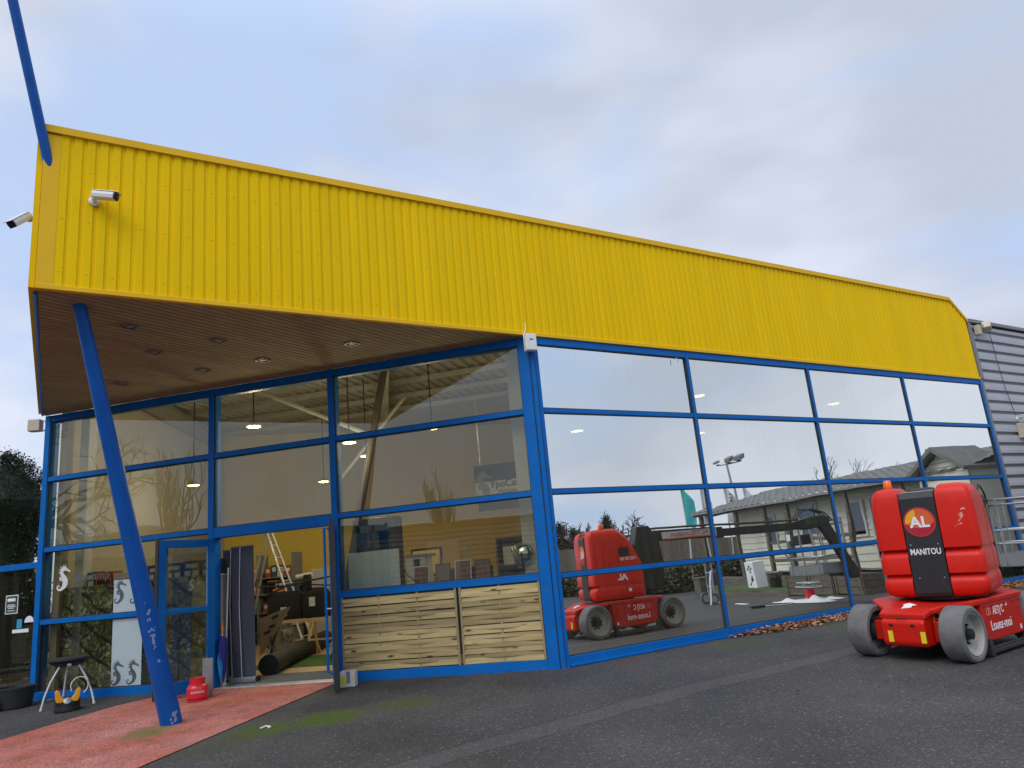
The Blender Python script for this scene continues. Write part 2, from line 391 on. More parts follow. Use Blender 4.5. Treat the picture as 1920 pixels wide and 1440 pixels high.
M['bark'] = pm('dark_bark', (.05, .042, .034), .9, var=.3, vs_=8, bump=.6)
M['conifer'] = leafmat('dark_conifer_leaves', (.008, .017, .008), (.028, .05, .02))
M['hedge'] = leafmat('hedge_leaves', (.02, .03, .012), (.07, .075, .03))
M['pale_tree'] = leafmat('poplar_twigs', (.11, .09, .05), (.18, .15, .085))
M['dryleaf'] = leafmat('dry_brown_leaves', (.17, .07, .03), (.50, .27, .14))
M['flag_teal'] = pm('teal_flag', (.05, .42, .44), .8, var=.1)
M['flag_white'] = pm('white_flag', (.6, .6, .62), .8, var=.08)
M['flag_red'] = pm('red_flag_patch', (.5, .04, .04), .8)
M['lamp_glow'] = emit('lamp_glow', (1, .74, .26), 12)
M['car_grey'] = pm('grey_car_paint', (.16, .165, .17), .25, metal=.3, var=.05, coat=.5)
M['car_white'] = pm('white_van_paint', (.7, .7, .7), .3, var=.04)
M['poster'] = pm('dark_green_poster', (.035, .06, .055), .6, var=.1)
M['cyan_st'] = pm('cyan_sticker', (.04, .33, .55), .5, var=.1)
M['mesh_green'] = pm('dark_green_fence_paint', (.008, .025, .016), .5)
M['card'] = pm('printed_carton', (.42, .33, .22), .7, var=.1)
M['card_red'] = pm('red_carton', (.33, .06, .03), .6, var=.2)
M['card_blue'] = pm('blue_carton', (.04, .07, .13), .6, var=.2)
M['card_white'] = pm('white_carton', (.6, .59, .55), .6, var=.1)
M['card_orange'] = pm('orange_goods', (.65, .22, .06), .6, var=.3, vs_=12)
M['dark_steel'] = pm('dark_olive_steel', (.05, .043, .028), .6, var=.15)
M['brown_board'] = pm('brown_board', (.26, .19, .12), .7, var=.15)

# asphalt: aggregate, damp and worn bands, moss
def asphalt():
    mt, n, l, b = newmat('damp_asphalt')
    t = N(n, 'ShaderNodeTexCoord')
    n0 = N(n, 'ShaderNodeTexNoise'); n0.inputs['Scale'].default_value = .45; n0.inputs['Detail'].default_value = 7; n0.inputs['Roughness'].default_value = .62
    nf = N(n, 'ShaderNodeTexNoise'); nf.inputs['Scale'].default_value = 62; nf.inputs['Detail'].default_value = 4; nf.inputs['Roughness'].default_value = .7
    vo = N(n, 'ShaderNodeTexVoronoi'); vo.inputs['Scale'].default_value = 58
    for q in (n0, nf, vo): l.new(t.outputs['Object'], q.inputs['Vector'])
    rp = N(n, 'ShaderNodeValToRGB'); e = rp.color_ramp.elements
    e[0].position = .34; e[0].color = (.036, .035, .035, 1); e[1].position = .68; e[1].color = (.082, .078, .075, 1)
    l.new(n0.outputs['Fac'], rp.inputs[0])
    ag = N(n, 'ShaderNodeValToRGB'); ag.color_ramp.elements[0].position = .36; ag.color_ramp.elements[0].color = (.36, .36, .36, 1)
    ag.color_ramp.elements[1].position = .68; ag.color_ramp.elements[1].color = (1.85, 1.8, 1.76, 1); l.new(nf.outputs['Fac'], ag.inputs[0])
    mu = N(n, 'ShaderNodeMixRGB', blend_type='MULTIPLY'); mu.inputs[0].default_value = .62
    l.new(rp.outputs[0], mu.inputs[1]); l.new(ag.outputs[0], mu.inputs[2])
    # pale chips
    sp_ = N(n, 'ShaderNodeSeparateColor'); l.new(vo.outputs['Color'], sp_.inputs[0])
    ch = N(n, 'ShaderNodeMath', operation='GREATER_THAN'); ch.inputs[1].default_value = .965; l.new(sp_.outputs[0], ch.inputs[0])
    mc = N(n, 'ShaderNodeMixRGB'); mc.inputs[2].default_value = (.22, .21, .2, 1)
    cf = N(n, 'ShaderNodeMath', operation='MULTIPLY'); cf.inputs[1].default_value = .5; l.new(ch.outputs[0], cf.inputs[0])
    l.new(cf.outputs[0], mc.inputs[0]); l.new(mu.outputs[0], mc.inputs[1])
    # worn, paler band along an old trench: distance to a line
    def line(p, q):
        d = (Vector((q[0] - p[0], q[1] - p[1], 0))).normalized(); nn = Vector((-d.y, d.x, 0))
        vm = N(n, 'ShaderNodeVectorMath', operation='DOT_PRODUCT'); vm.inputs[1].default_value = nn
        l.new(t.outputs['Object'], vm.inputs[0]); sb = N(n, 'ShaderNodeMath', operation='SUBTRACT'); sb.inputs[1].default_value = nn.dot(Vector((p[0], p[1], 0)))
        l.new(vm.outputs['Value'], sb.inputs[0]); return sb
    pa, pb = FR(-1.84, 2.47, 0), FR(2.63, 2.25, 0)
    ld = line(pa, pb)
    wv = N(n, 'ShaderNodeMath', operation='MULTIPLY_ADD'); wv.inputs[1].default_value = .5; l.new(n0.outputs['Fac'], wv.inputs[0]); l.new(ld.outputs[0], wv.inputs[2])
    wv2 = N(n, 'ShaderNodeMath', operation='SUBTRACT'); wv2.inputs[1].default_value = .25; l.new(wv.outputs[0], wv2.inputs[0])
    ab = N(n, 'ShaderNodeMath', operation='ABSOLUTE'); l.new(wv2.outputs[0], ab.inputs[0])
    bd = N(n, 'ShaderNodeMapRange'); bd.inputs[1].default_value = .14; bd.inputs[2].default_value = .22; bd.inputs[3].default_value = .20; bd.inputs[4].default_value = 0; l.new(ab.outputs[0], bd.inputs[0])
    mb_ = N(n, 'ShaderNodeMixRGB'); mb_.inputs[2].default_value = (.15, .135, .14, 1); l.new(bd.outputs[0], mb_.inputs[0]); l.new(mc.outputs[0], mb_.inputs[1])
    band2 = N(n, 'ShaderNodeMixRGB', blend_type='MULTIPLY'); band2.inputs[0].default_value = .35
    l.new(mb_.outputs[0], band2.inputs[1]); l.new(ag.outputs[0], band2.inputs[2])
    eg = N(n, 'ShaderNodeMath', operation='SUBTRACT'); eg.inputs[1].default_value = .19; l.new(ab.outputs[0], eg.inputs[0])
    ea = N(n, 'ShaderNodeMath', operation='ABSOLUTE'); l.new(eg.outputs[0], ea.inputs[0])
    em = N(n, 'ShaderNodeMapRange'); em.inputs[1].default_value = .004; em.inputs[2].default_value = .016; em.inputs[3].default_value = .6; em.inputs[4].default_value = 0; l.new(ea.outputs[0], em.inputs[0])
    ec = N(n, 'ShaderNodeMixRGB'); ec.inputs[2].default_value = (.018, .02, .016, 1); l.new(em.outputs[0], ec.inputs[0]); l.new(band2.outputs[0], ec.inputs[1])
    # moss patches at given places
    out = ec.outputs[0]
    nm = N(n, 'ShaderNodeTexNoise'); nm.inputs['Scale'].default_value = 9; nm.inputs['Detail'].default_value = 10; nm.inputs['Roughness'].default_value = .85; l.new(t.outputs['Object'], nm.inputs['Vector'])
    for (cx, cy, rad, st, col) in ((-2.95, 8.3, .75, .75, (.06, .09, .006)), (-2.3, 8.58, .8, .85, (.062, .095, .006)), (-1.55, 8.95, .75, .6, (.06, .085, .008)), (-3.3, 7.8, 1.0, .35, (.055, .065, .02)), (FR(2.6, .75, 0).x, FR(2.6, .75, 0).y, .9, .55, (.06, .07, .015)),
                                   (FR(4.9, .8, 0).x, FR(4.9, .8, 0).y, 1.1, .5, (.05, .065, .02)), (FR(.75, .4, 0).x, FR(.75, .4, 0).y, .42, .7, (.085, .04, .035))):
        vm = N(n, 'ShaderNodeVectorMath', operation='DISTANCE'); vm.inputs[1].default_value = (cx, cy, gz(cx, cy)); l.new(t.outputs['Object'], vm.inputs[0])
        mr = N(n, 'ShaderNodeMapRange'); mr.inputs[1].default_value = rad * .15; mr.inputs[2].default_value = rad; mr.inputs[3].default_value = 1; mr.inputs[4].default_value = 0; l.new(vm.outputs['Value'], mr.inputs[0])
        m1 = N(n, 'ShaderNodeMath', operation='MULTIPLY'); l.new(mr.outputs[0], m1.inputs[0]); l.new(nm.outputs['Fac'], m1.inputs[1])
        m2 = N(n, 'ShaderNodeMapRange'); m2.inputs[1].default_value = .24; m2.inputs[2].default_value = .40; m2.inputs[4].default_value = st; l.new(m1.outputs[0], m2.inputs[0])
        mx = N(n, 'ShaderNodeMixRGB'); mx.inputs[2].default_value = c4(col); l.new(m2.outputs[0], mx.inputs[0]); l.new(out, mx.inputs[1]); out = mx.outputs[0]
    l.new(out, b.inputs['Base Color'])
    rr = N(n, 'ShaderNodeMapRange'); rr.inputs[1].default_value = .35; rr.inputs[2].default_value = .7; rr.inputs[3].default_value = .62; rr.inputs[4].default_value = .9; l.new(n0.outputs['Fac'], rr.inputs[0]); l.new(rr.outputs[0], b.inputs['Roughness'])
    b.inputs['Specular IOR Level'].default_value = .3
    bp = N(n, 'ShaderNodeBump'); bp.inputs['Strength'].default_value = .9; bp.inputs['Distance'].default_value = .008; l.new(nf.outputs['Fac'], bp.inputs['Height']); l.new(bp.outputs[0], b.inputs['Normal'])
    return mt
def resin():
    mt, n, l, b = newmat('red_resin_path')
    t = N(n, 'ShaderNodeTexCoord')
    n0 = N(n, 'ShaderNodeTexNoise'); n0.inputs['Scale'].default_value = .9; n0.inputs['Detail'].default_value = 6
    n1_ = N(n, 'ShaderNodeTexNoise'); n1_.inputs['Scale'].default_value = 4.5; n1_.inputs['Detail'].default_value = 9; n1_.inputs['Roughness'].default_value = .72
    nf = N(n, 'ShaderNodeTexNoise'); nf.inputs['Scale'].default_value = 70; nf.inputs['Detail'].default_value = 3
    for q in (n0, n1_, nf): l.new(t.outputs['Object'], q.inputs['Vector'])
    rp = N(n, 'ShaderNodeValToRGB'); rp.color_ramp.elements[0].position = .35; rp.color_ramp.elements[0].color = (.50, .135, .09, 1)
    rp.color_ramp.elements[1].position = .65; rp.color_ramp.elements[1].color = (.58, .23, .20, 1); l.new(n0.outputs['Fac'], rp.inputs[0])
    r2_ = N(n, 'ShaderNodeValToRGB'); r2_.color_ramp.elements[0].position = .47; r2_.color_ramp.elements[0].color = (0, 0, 0, 1); r2_.color_ramp.elements[1].position = .72; r2_.color_ramp.elements[1].color = (.8, .75, .75, 1); l.new(n1_.outputs['Fac'], r2_.inputs[0])
    mx = N(n, 'ShaderNodeMixRGB'); mx.inputs[2].default_value = (.15, .10, .05, 1); l.new(r2_.outputs[0], mx.inputs[0]); l.new(rp.outputs[0], mx.inputs[1])
    ag = N(n, 'ShaderNodeValToRGB'); ag.color_ramp.elements[0].position = .38; ag.color_ramp.elements[0].color = (.3, .28, .28, 1); ag.color_ramp.elements[1].position = .6; ag.color_ramp.elements[1].color = (1.3, 1.3, 1.3, 1); l.new(nf.outputs['Fac'], ag.inputs[0])
    mu = N(n, 'ShaderNodeMixRGB', blend_type='MULTIPLY'); mu.inputs[0].default_value = .8; l.new(mx.outputs[0], mu.inputs[1]); l.new(ag.outputs[0], mu.inputs[2])
    vm = N(n, 'ShaderNodeVectorMath', operation='DISTANCE'); vm.inputs[1].default_value = (-4.35, 8.72, gz(-4.35, 8.72)); l.new(t.outputs['Object'], vm.inputs[0])
    mr = N(n, 'ShaderNodeMapRange'); mr.inputs[1].default_value = .1; mr.inputs[2].default_value = .5; mr.inputs[3].default_value = 1; mr.inputs[4].default_value = 0; l.new(vm.outputs['Value'], mr.inputs[0])
    mm = N(n, 'ShaderNodeMath', operation='MULTIPLY'); l.new(mr.outputs[0], mm.inputs[0]); l.new(n1_.outputs['Fac'], mm.inputs[1])
    m2 = N(n, 'ShaderNodeMapRange'); m2.inputs[1].default_value = .15; m2.inputs[2].default_value = .4; m2.inputs[4].default_value = .8; l.new(mm.outputs[0], m2.inputs[0])
    m3 = N(n, 'ShaderNodeMixRGB'); m3.inputs[2].default_value = (.16, .15, .04, 1); l.new(m2.outputs[0], m3.inputs[0]); l.new(mu.outputs[0], m3.inputs[1])
    l.new(m3.outputs[0], b.inputs['Base Color']); b.inputs['Roughness'].default_value = .85; b.inputs['Specular IOR Level'].default_value = .3
    bp = N(n, 'ShaderNodeBump'); bp.inputs['Strength'].default_value = .9; bp.inputs['Distance'].default_value = .007; l.new(nf.outputs['Fac'], bp.inputs['Height']); l.new(bp.outputs[0], b.inputs['Normal'])
    return mt
def foliage_pattern():
    """foliage pattern coloured onto the back of the shelving: dark lines, greens, pale blue gaps"""
    mt, n, l, b = newmat('foliage_pattern_face')
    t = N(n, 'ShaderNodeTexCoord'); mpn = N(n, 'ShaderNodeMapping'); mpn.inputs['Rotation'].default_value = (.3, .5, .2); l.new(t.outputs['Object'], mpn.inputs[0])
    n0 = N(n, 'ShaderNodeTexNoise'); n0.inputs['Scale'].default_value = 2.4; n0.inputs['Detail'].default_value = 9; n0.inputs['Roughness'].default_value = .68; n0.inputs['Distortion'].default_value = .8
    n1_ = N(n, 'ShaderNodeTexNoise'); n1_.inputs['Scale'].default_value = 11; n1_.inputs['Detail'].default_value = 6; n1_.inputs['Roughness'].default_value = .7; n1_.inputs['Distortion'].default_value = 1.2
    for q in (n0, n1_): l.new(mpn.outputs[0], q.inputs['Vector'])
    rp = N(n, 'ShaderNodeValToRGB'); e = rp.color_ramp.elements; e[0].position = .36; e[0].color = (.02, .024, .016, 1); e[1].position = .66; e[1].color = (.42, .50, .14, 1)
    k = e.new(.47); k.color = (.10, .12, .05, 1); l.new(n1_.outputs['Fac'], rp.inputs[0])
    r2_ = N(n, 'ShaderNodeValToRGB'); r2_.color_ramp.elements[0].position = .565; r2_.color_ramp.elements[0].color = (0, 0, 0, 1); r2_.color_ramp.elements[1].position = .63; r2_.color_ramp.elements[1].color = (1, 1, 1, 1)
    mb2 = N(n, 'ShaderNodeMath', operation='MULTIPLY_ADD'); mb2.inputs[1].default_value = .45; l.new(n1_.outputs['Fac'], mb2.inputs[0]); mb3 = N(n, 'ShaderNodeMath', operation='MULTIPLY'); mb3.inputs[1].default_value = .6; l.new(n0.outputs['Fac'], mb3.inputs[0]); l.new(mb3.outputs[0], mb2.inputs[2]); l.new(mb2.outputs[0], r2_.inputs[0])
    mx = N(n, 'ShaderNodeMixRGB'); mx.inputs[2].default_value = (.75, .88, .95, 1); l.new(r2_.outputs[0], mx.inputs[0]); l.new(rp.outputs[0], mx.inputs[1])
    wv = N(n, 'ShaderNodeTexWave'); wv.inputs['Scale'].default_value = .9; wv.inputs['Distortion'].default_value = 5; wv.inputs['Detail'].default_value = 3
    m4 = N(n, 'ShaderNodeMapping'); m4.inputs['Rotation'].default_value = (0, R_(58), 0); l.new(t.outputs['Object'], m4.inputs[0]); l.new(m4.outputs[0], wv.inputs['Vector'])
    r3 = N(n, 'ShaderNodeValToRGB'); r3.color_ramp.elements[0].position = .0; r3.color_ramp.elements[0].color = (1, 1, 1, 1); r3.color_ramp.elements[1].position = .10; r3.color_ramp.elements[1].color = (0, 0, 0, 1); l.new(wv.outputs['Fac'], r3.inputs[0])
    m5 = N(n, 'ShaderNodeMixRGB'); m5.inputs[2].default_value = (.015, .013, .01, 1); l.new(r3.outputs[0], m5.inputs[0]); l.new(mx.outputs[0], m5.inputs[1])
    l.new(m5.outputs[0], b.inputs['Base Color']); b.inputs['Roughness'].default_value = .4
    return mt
M['asphalt'] = asphalt(); M['resin'] = resin(); M['forest'] = foliage_pattern()

# ------------------------------------------------------------------ ground
def ground():
    def axis(lo, hi, a, b, fine, coarse):
        xs = []; x = lo
        while x < hi:
            xs.append(x); x += fine if a <= x < b else coarse
        return xs + [hi]
    xs = axis(-140, 160, -12, 26, .8, 8); ys = axis(-150, 120, -8, 24, .8, 8)
    mb = MB(); vs_ = [W(x, y, gz(x, y)) for y in ys for x in xs]; nx = len(xs)
    fs = [(j * nx + i, j * nx + i + 1, (j + 1) * nx + i + 1, (j + 1) * nx + i) for j in range(len(ys) - 1) for i in range(nx - 1)]
    mb.add(vs_, fs); o = mb.build('ground', M['asphalt'], smooth=60); tag(o, kind='structure', label='dark damp asphalt yard with mossy patches')
    # red resin path
    left = [(4.93, .06), (5.5, .16), (5.95, .45), (6.12, .9), (6.17, 1.56), (6.19, 2.6), (6.2, 4.2), (6.2, 9)]
    rightx = 3.19
    mb = MB(); rows = []
    ds = [.06 + .0, .16, .45, .9, 1.56, 2.1, 2.6, 3.2, 4.2, 6, 9]
    def lx(d):
        for (a, b), (c_, e) in zip(left, left[1:]):
            if b <= d <= e: return a + (c_ - a) * (d - b) / (e - b)
        return left[-1][0]
    for d in ds:
        row = []
        for k in range(7):
            v = rightx + (lx(d) - rightx) * k / 6; p = FL(v, d, 0); row.append(G(p.x, p.y, .009))
        rows.append(row)
    mb.add([p for r in rows for p in r], [(i * 7 + j, i * 7 + j + 1, (i + 1) * 7 + j + 1, (i + 1) * 7 + j) for i in range(len(ds) - 1) for j in range(6)])
    o = mb.build('path', M['resin']); tag(o, 'red resin path running from the shop door to the car park', kind='structure')
    return
ground()

# ------------------------------------------------------------------ the shop
SHOP = thing('showroom_building', 'shop with a yellow ribbed fascia over tall blue framed glazing and an open glass entrance', 'building', C0, AR)
UF, UE = -6.049, 12.43
def ztop(u): return 6.385 + (u - UF) * (6.46 - 6.385) / (UE - UF)
def zcut(u): return min(ztop(u), ztop(u) - (u - 11.87) * .86) if u > 11.87 else ztop(u)
def shop_shell():
    # ribbed fascia sheet, with its fixing screws
    mb = MB(); per = .1252; u = UF + .15; prof = []
    while u < UE - .01:
        for a, d in ((0, .015), (.007, .030), (.081, .030), (.088, .015)):
            if u + a < UE: prof.append((u + a, d))
        u += per
    prof.append((UE, 0))
    bot, top = [], []
    for (a, d) in prof:
        bot.append(FR(a, d, 4.575)); top.append(FR(a, d, zcut(a) - .01))
    n = len(prof); mb.add(bot + top, [(i, i + 1, n + i + 1, n + i) for i in range(n - 1)])
    random.seed(3)
    k = 0; u = UF + .15
    while u < UE - .3:
        for h in (4.85, 5.45, 6.05):
            if (k + int(h * 10)) % 2 == 0 and h < zcut(u) - .2:
                hh = h + .11 * math.sin(u * .35) + random.uniform(-.01, .01)
                mb.lathe(FR(u + .044, .030, hh), nR, [(.008, 0), (.008, .003), (.004, .006)], 6)
        if k % 9 == 4:                      # lap joint between sheets
            mb.box(FR, (u + .070, .0295, 4.59), (u + .078, .0335, zcut(u) - .06))
        u += per; k += 1
    mb.build('fascia_cladding', M['yellow'], SHOP, recalc=False)
    mb = MB(); mb.box(FR, (UF, -.02, 4.56), (UF + .157, .034, ztop(UF) - .06)); mb.build('corner_flashing', M['yellow_trim'], SHOP, bevel=.004)
    mb = MB(); mb.box(FR, (UF, -.03, 4.535), (UE, .045, 4.588)); mb.build('drip_flashing', M['yellow_trim'], SHOP, bevel=.004)
    mb = MB()
    mb.prism(lambda a, b, t: FR(a, t, b), [(UF - .02, ztop(UF) - .05), (11.86, ztop(11.86) - .05), (11.86, ztop(11.86) + .035), (UF - .02, ztop(UF) + .035)], -.4, .06)
    mb.prism(lambda a, b, t: FR(a, t, b), [(11.863, ztop(11.86) - .05), (UE + .03, zcut(UE) - .05), (UE + .03, zcut(UE) + .03), (11.863, ztop(11.86) + .034)], -.4, .058)
    for q in range(6):                      # joints of the coping lengths
        a = UF + 2.2 + q * 2.9; mb.box(FR, (a, .0605, ztop(a) - .048), (a + .02, .0625, ztop(a) + .033))
    mb.build('coping', M['yellow_trim'], SHOP, bevel=.006)
    mb = MB(); mb.prism(lambda a, b, t: FR(a, t, b), [(UF + .02, ztop(UF) - .075), (11.86, ztop(11.86) - .075), (11.86, ztop(11.86) - .053), (UF + .02, ztop(UF) - .053)], -.1, .012)
    mb.build('coping_painted_shade', M['painted_shade'], SHOP)  # near-black strip, paints in the shade under the coping
    # hidden side of the canopy and roof
    A = FR(UF, -.02, 0); Bc = FL(8.5, .1, 0); D = FL(8.9, -.9, 0)
    mb = MB(); sd = (Bc - A).normalized(); sn = Vector((sd.y, -sd.x, 0))
    L_ = (Bc - A).length; F = lambda x, y, z: A + sd * x + sn * y + Z * z
    mb.box(F, (0.0, -.06, 4.56), (L_, -.005, ztop(UF) - .13)); mb.build('side_cladding', M['yellow'], SHOP)
    mb = MB(); F = lambda x, y, t: W(x, y, t)
    pts = [A + sd * .1, FR(UE, -.1, 0), FR(UE, -11, 0), FL(10.0, -8.8, 0), FL(8.42, -.05, 0)]
    mb.prism(F, [(p.x, p.y) for p in pts], 6.28, 6.33); mb.build('roof', M['grey_trim'], SHOP)
    # soffit: narrow brown boards
    mb = MB(); tri = [A + dR * .03, FR(-.10, -.02, 0), FL(.12, .02, 0), FL(8.46, .06, 0), Bc + sd * -.02]
    h = Vector((math.sin(R_(34)), math.cos(R_(34)), 0)); pn = Vector((h.y, -h.x, 0))
    lo = min(p.dot(pn) for p in tri); hi = max(p.dot(pn) for p in tri); s = lo
    while s < hi:
        q = clip(clip(tri, pn, s + .088), -pn, -s)
        if len(q) > 2: mb.prism(lambda a, b, t: W(a, b, t), [(p.x, p.y) for p in q], 4.532, 4.553)
        s += .1
    so = mb.build('soffit', M['soffit'], SHOP)
    mb = MB(); mb.prism(lambda a, b, t: W(a, b, t), [(p.x, p.y) for p in tri], 4.556, 4.575); mb.build('soffit_backing', M['soffit_dark'], SHOP)
    mb = MB(); mb.tube([A + sd * .12 + Z * 4.54, Bc + Z * 4.54], .022, 4); mb.build('edge_trim', M['blue'], SHOP)
    for (x, y) in ((-4.48, 8.314), (-3.749, 9.136), (-4.687, 9.342), (-4.473, 10.369), (-3.525, 10.148), (-2.155, 9.775), (-5.832, 10.652)):
        F = local((x, y, 4.53), R_(56)); mb = MB()
        for (a, b) in (((-.08, -.08), (.08, -.065)), ((-.08, .065), (.08, .08)), ((-.08, -.065), (-.065, .065)), ((.065, -.065), (.08, .065))):
            mb.box(F, (a[0], a[1], -.014), (b[0], b[1], .0), 0)
        mb.box(F, (-.064, -.064, -.006), (.064, .064, -.001), 1); mb.lathe(F(0, 0, -.0065), -Z, [(.045, 0), (.04, .004)], 12, 2)
        mb.build('downlight', [M['grey_trim'], M['soffit_dark'], M['grey_trim']], so)
shop_shell()

def glazing():
    B = M['blue']
    ME = .05
    # ---- right wall
    fr = MB(); zr = [(.0, .125), (Z3 - .03, Z3 + .03), (Z2 - .03, Z2 + .03), (Z1 - .03, Z1 + .03), (4.425, 4.53)]
    for i in range(1, 5):
        w = .027 if i < 4 else .045
        fr.box(FR, (U[i] - w, -.10, -.02), (U[i] + w, .024, 4.53))
    for i in range(4):
        a, b = (U[i] + .027 if i else .076), U[i + 1] - (.027 if i < 3 else .045)
        for j, (lo, hi) in enumerate(zr): fr.box(FR, (a, -.095, lo - (.03 if j == 0 else 0)), (b, .018 if j else .036, hi))
    fr.box(FR, (.08, .0365, .0), (UE, .062, .03))
    f = fr.build('curtain_wall_frame', B, SHOP, bevel=.004)
    rs = random.Random(5)
    for i in range(4):
        a, b = (U[i] + .027 if i else .076), U[i + 1] - (.027 if i < 3 else .045)
        for j in range(4):
            lo, hi = zr[j][1], zr[j + 1][0]; mb = MB()
            t1, t2 = rs.uniform(-.0028, .0028), rs.uniform(-.0022, .0022)     # each pane sits a hair out of true
            F = lambda x, y, z: FR(x, y - .012 + (x - a) * t1 + (z - lo) * t2, z)
            mb.box(F, (a + .002, -.012, lo + .002), (b - .002, 0, hi - .002), [1, 1, 1, 1, 0, 1])
            for p, q in (((a, lo), (a + .014, hi)), ((b - .014, lo), (b, hi)), ((a + .014, lo), (b - .014, lo + .014)), ((a + .014, hi - .014), (b - .014, hi))): mb.box(FR, (p[0], -.010, p[1]), (q[0], .012, q[1]), 2)
            mb.build('window_pane', [M['glassR'], M['glass_clear'], M['rubber']], f, recalc=False)
    # ---- corner post: three profiles with dark joints
    mb = MB(); mb.box(FL, (.045, -.10, -.02), (.2, .05, 4.53)); mb.box(FR, (.015, -.1, -.02), (.072, .045, 4.53))
    mb.lathe(C0 + (nR + nL).normalized() * -.012, Z, [(.058, -.02), (.058, 4.53)], 16)
    mb.build('corner_post', B, SHOP, bevel=.006)
    mb = MB(); mb.box(FL, (.034, .01, 0), (.044, .047, 4.52)); mb.box(FR, (.004, .01, 0), (.0145, .047, 4.52)); mb.build('joint_strip', M['ink'], SHOP)
    mb = MB(); mb.box(FR, (.0725, .0, .0), (.0755, .017, 4.42)); mb.box(FL, (.2005, 0, 0), (.206, .035, 4.41)); mb.build('joint_strip', M['ink'], SHOP)
    # ---- left wall
    fr = MB(); v0, v1, v2, v3 = .2, 3.189, 5.275, 8.44
    fr.box(FL, (v1 - .045, -.16, -.02), (v1 + .045, .045, 4.53)); fr.box(FL, (v2 - .045, -.16, -.02), (v2 + .045, .045, 4.53)); fr.box(FL, (v3 - .05, -.16, -.02), (v3 + .05, .05, 4.53))
    zl = [(0, .115), (Z3 - .035, Z3 + .035), (Z2 - .035, Z2 + .035), (Z1 - .035, Z1 + .035), (4.42, 4.53)]
    cols = [(v0, v1 - .045), (v1 + .045, v2 - .045), (v2 + .045, v3 - .05)]
    for c, (a, b) in enumerate(cols):
        for j, (lo, hi) in enumerate(zl):
            if c == 1 and j < 2: continue
            if c == 1 and j == 2: lo = 2.17
            fr.box(FL, (a, -.15, lo - (.03 if j == 0 else 0)), (b, .036 if j else .05, hi))
    fr.box(FL, (.2, -.15, 1.195), (3.143, .03, 1.215))
    f = fr.build('entrance_glazing_frame', B, SHOP, bevel=.004)
    for c, (a, b) in enumerate(cols):
        for j in range(4):
            if c == 1 and j < 2: continue
            lo, hi = zl[j][1], zl[j + 1][0]
            if c == 0 and j == 1: lo = 1.216
            mb = MB(); t1, t2 = rs.uniform(-.0015, .0015), rs.uniform(-.001, .001)
            F = lambda x, y, z: FL(x, y - .015 + (x - a) * t1 + (z - lo) * t2, z)
            mb.box(F, (a + .002, -.012, lo + .002), (b - .002, 0, hi - .002), [1, 1, 1, 1, 0, 1])
            for p, q in (((a, lo), (a + .014, hi)), ((b - .014, lo), (b, hi)), ((a + .014, lo), (b - .014, lo + .014)), ((a + .014, hi - .014), (b - .014, hi))): mb.box(FL, (p[0], -.010, p[1]), (q[0], .012, q[1]), 2)
            mb.build('window_pane', [M['glassL'], M['glass_clear'], M['rubber']], f, recalc=False)
    mb = MB(); mb.box(FL, (v1 + .08, -.17, -.01), (v2 - .09, .07, .022)); mb.build('threshold', M['alu'], SHOP, bevel=.004)
    # ---- open door leaves
    def leaf(h, e, name_label, flip):
        o = FL(*h); q = FL(*e); x = (q - o); x.z = 0; w = x.length; x.normalize(); y = Vector((-x.y, x.x, 0))
        F = lambda a, b, c: o + x * a + y * b + Z * c
        mb = MB(); H0, H1 = .03, 2.155
        for (a, b) in (((0, H0), (.115, H1)), ((w - .115, H0), (w, H1)), ((.115, H0), (w - .115, .2)), ((.115, H1 - .11), (w - .115, H1)), ((.115, 1.12), (w - .115, 1.18))):
            mb.box(F, (a[0], -.03, a[1]), (b[0], .03, b[1]))
        d = mb.build('door', B, SHOP, bevel=.005); d['label'] = name_label
        mb = MB(); mb.box(F, (.117, -.006, .202), (w - .117, .006, 1.118)); mb.box(F, (.117, -.006, 1.182), (w - .117, .006, H1 - .112))
        mb.build('pane', M['glass_door'], d)
        mb = MB(); mb.box(F, (w + .001, -.034, H0 - .02), (w + .02, .034, H1 + .03)); mb.build('edge_seal', M['black_plastic'], d, bevel=.004)
        s = 1 if flip else -1
        mb = MB(); pts = [F(w - .2, s * .03, 2.06), F(w - .2, s * .10, 2.08), F(w - .2, s * .10, .22), F(w - .2, s * .03, .20)]; mb.tube(pts, .019, 10)
        mb.build('handle', B, d, smooth=40)
        mb = MB(); mb.lathe(F(w - .06, s * .03, 1.02), y * s, [(.012, 0), (.012, .04), (.02, .045), (.02, .06), (.004, .064)], 10); mb.build('lock', M['chrome'], d, smooth=40)
        return F, w, d
    FA, wA, dA = leaf((5.205, .045, 0), (5.50, .90, 0), 'left door leaf swung out, seahorse sticker on its glass', False)
    FB, wB, dB = leaf((3.255, .045, 0), (2.80, .865, 0), 'right door leaf swung out almost edge on', False)
    return FA, wA, dA, FB, dB
DOOR = glazing()

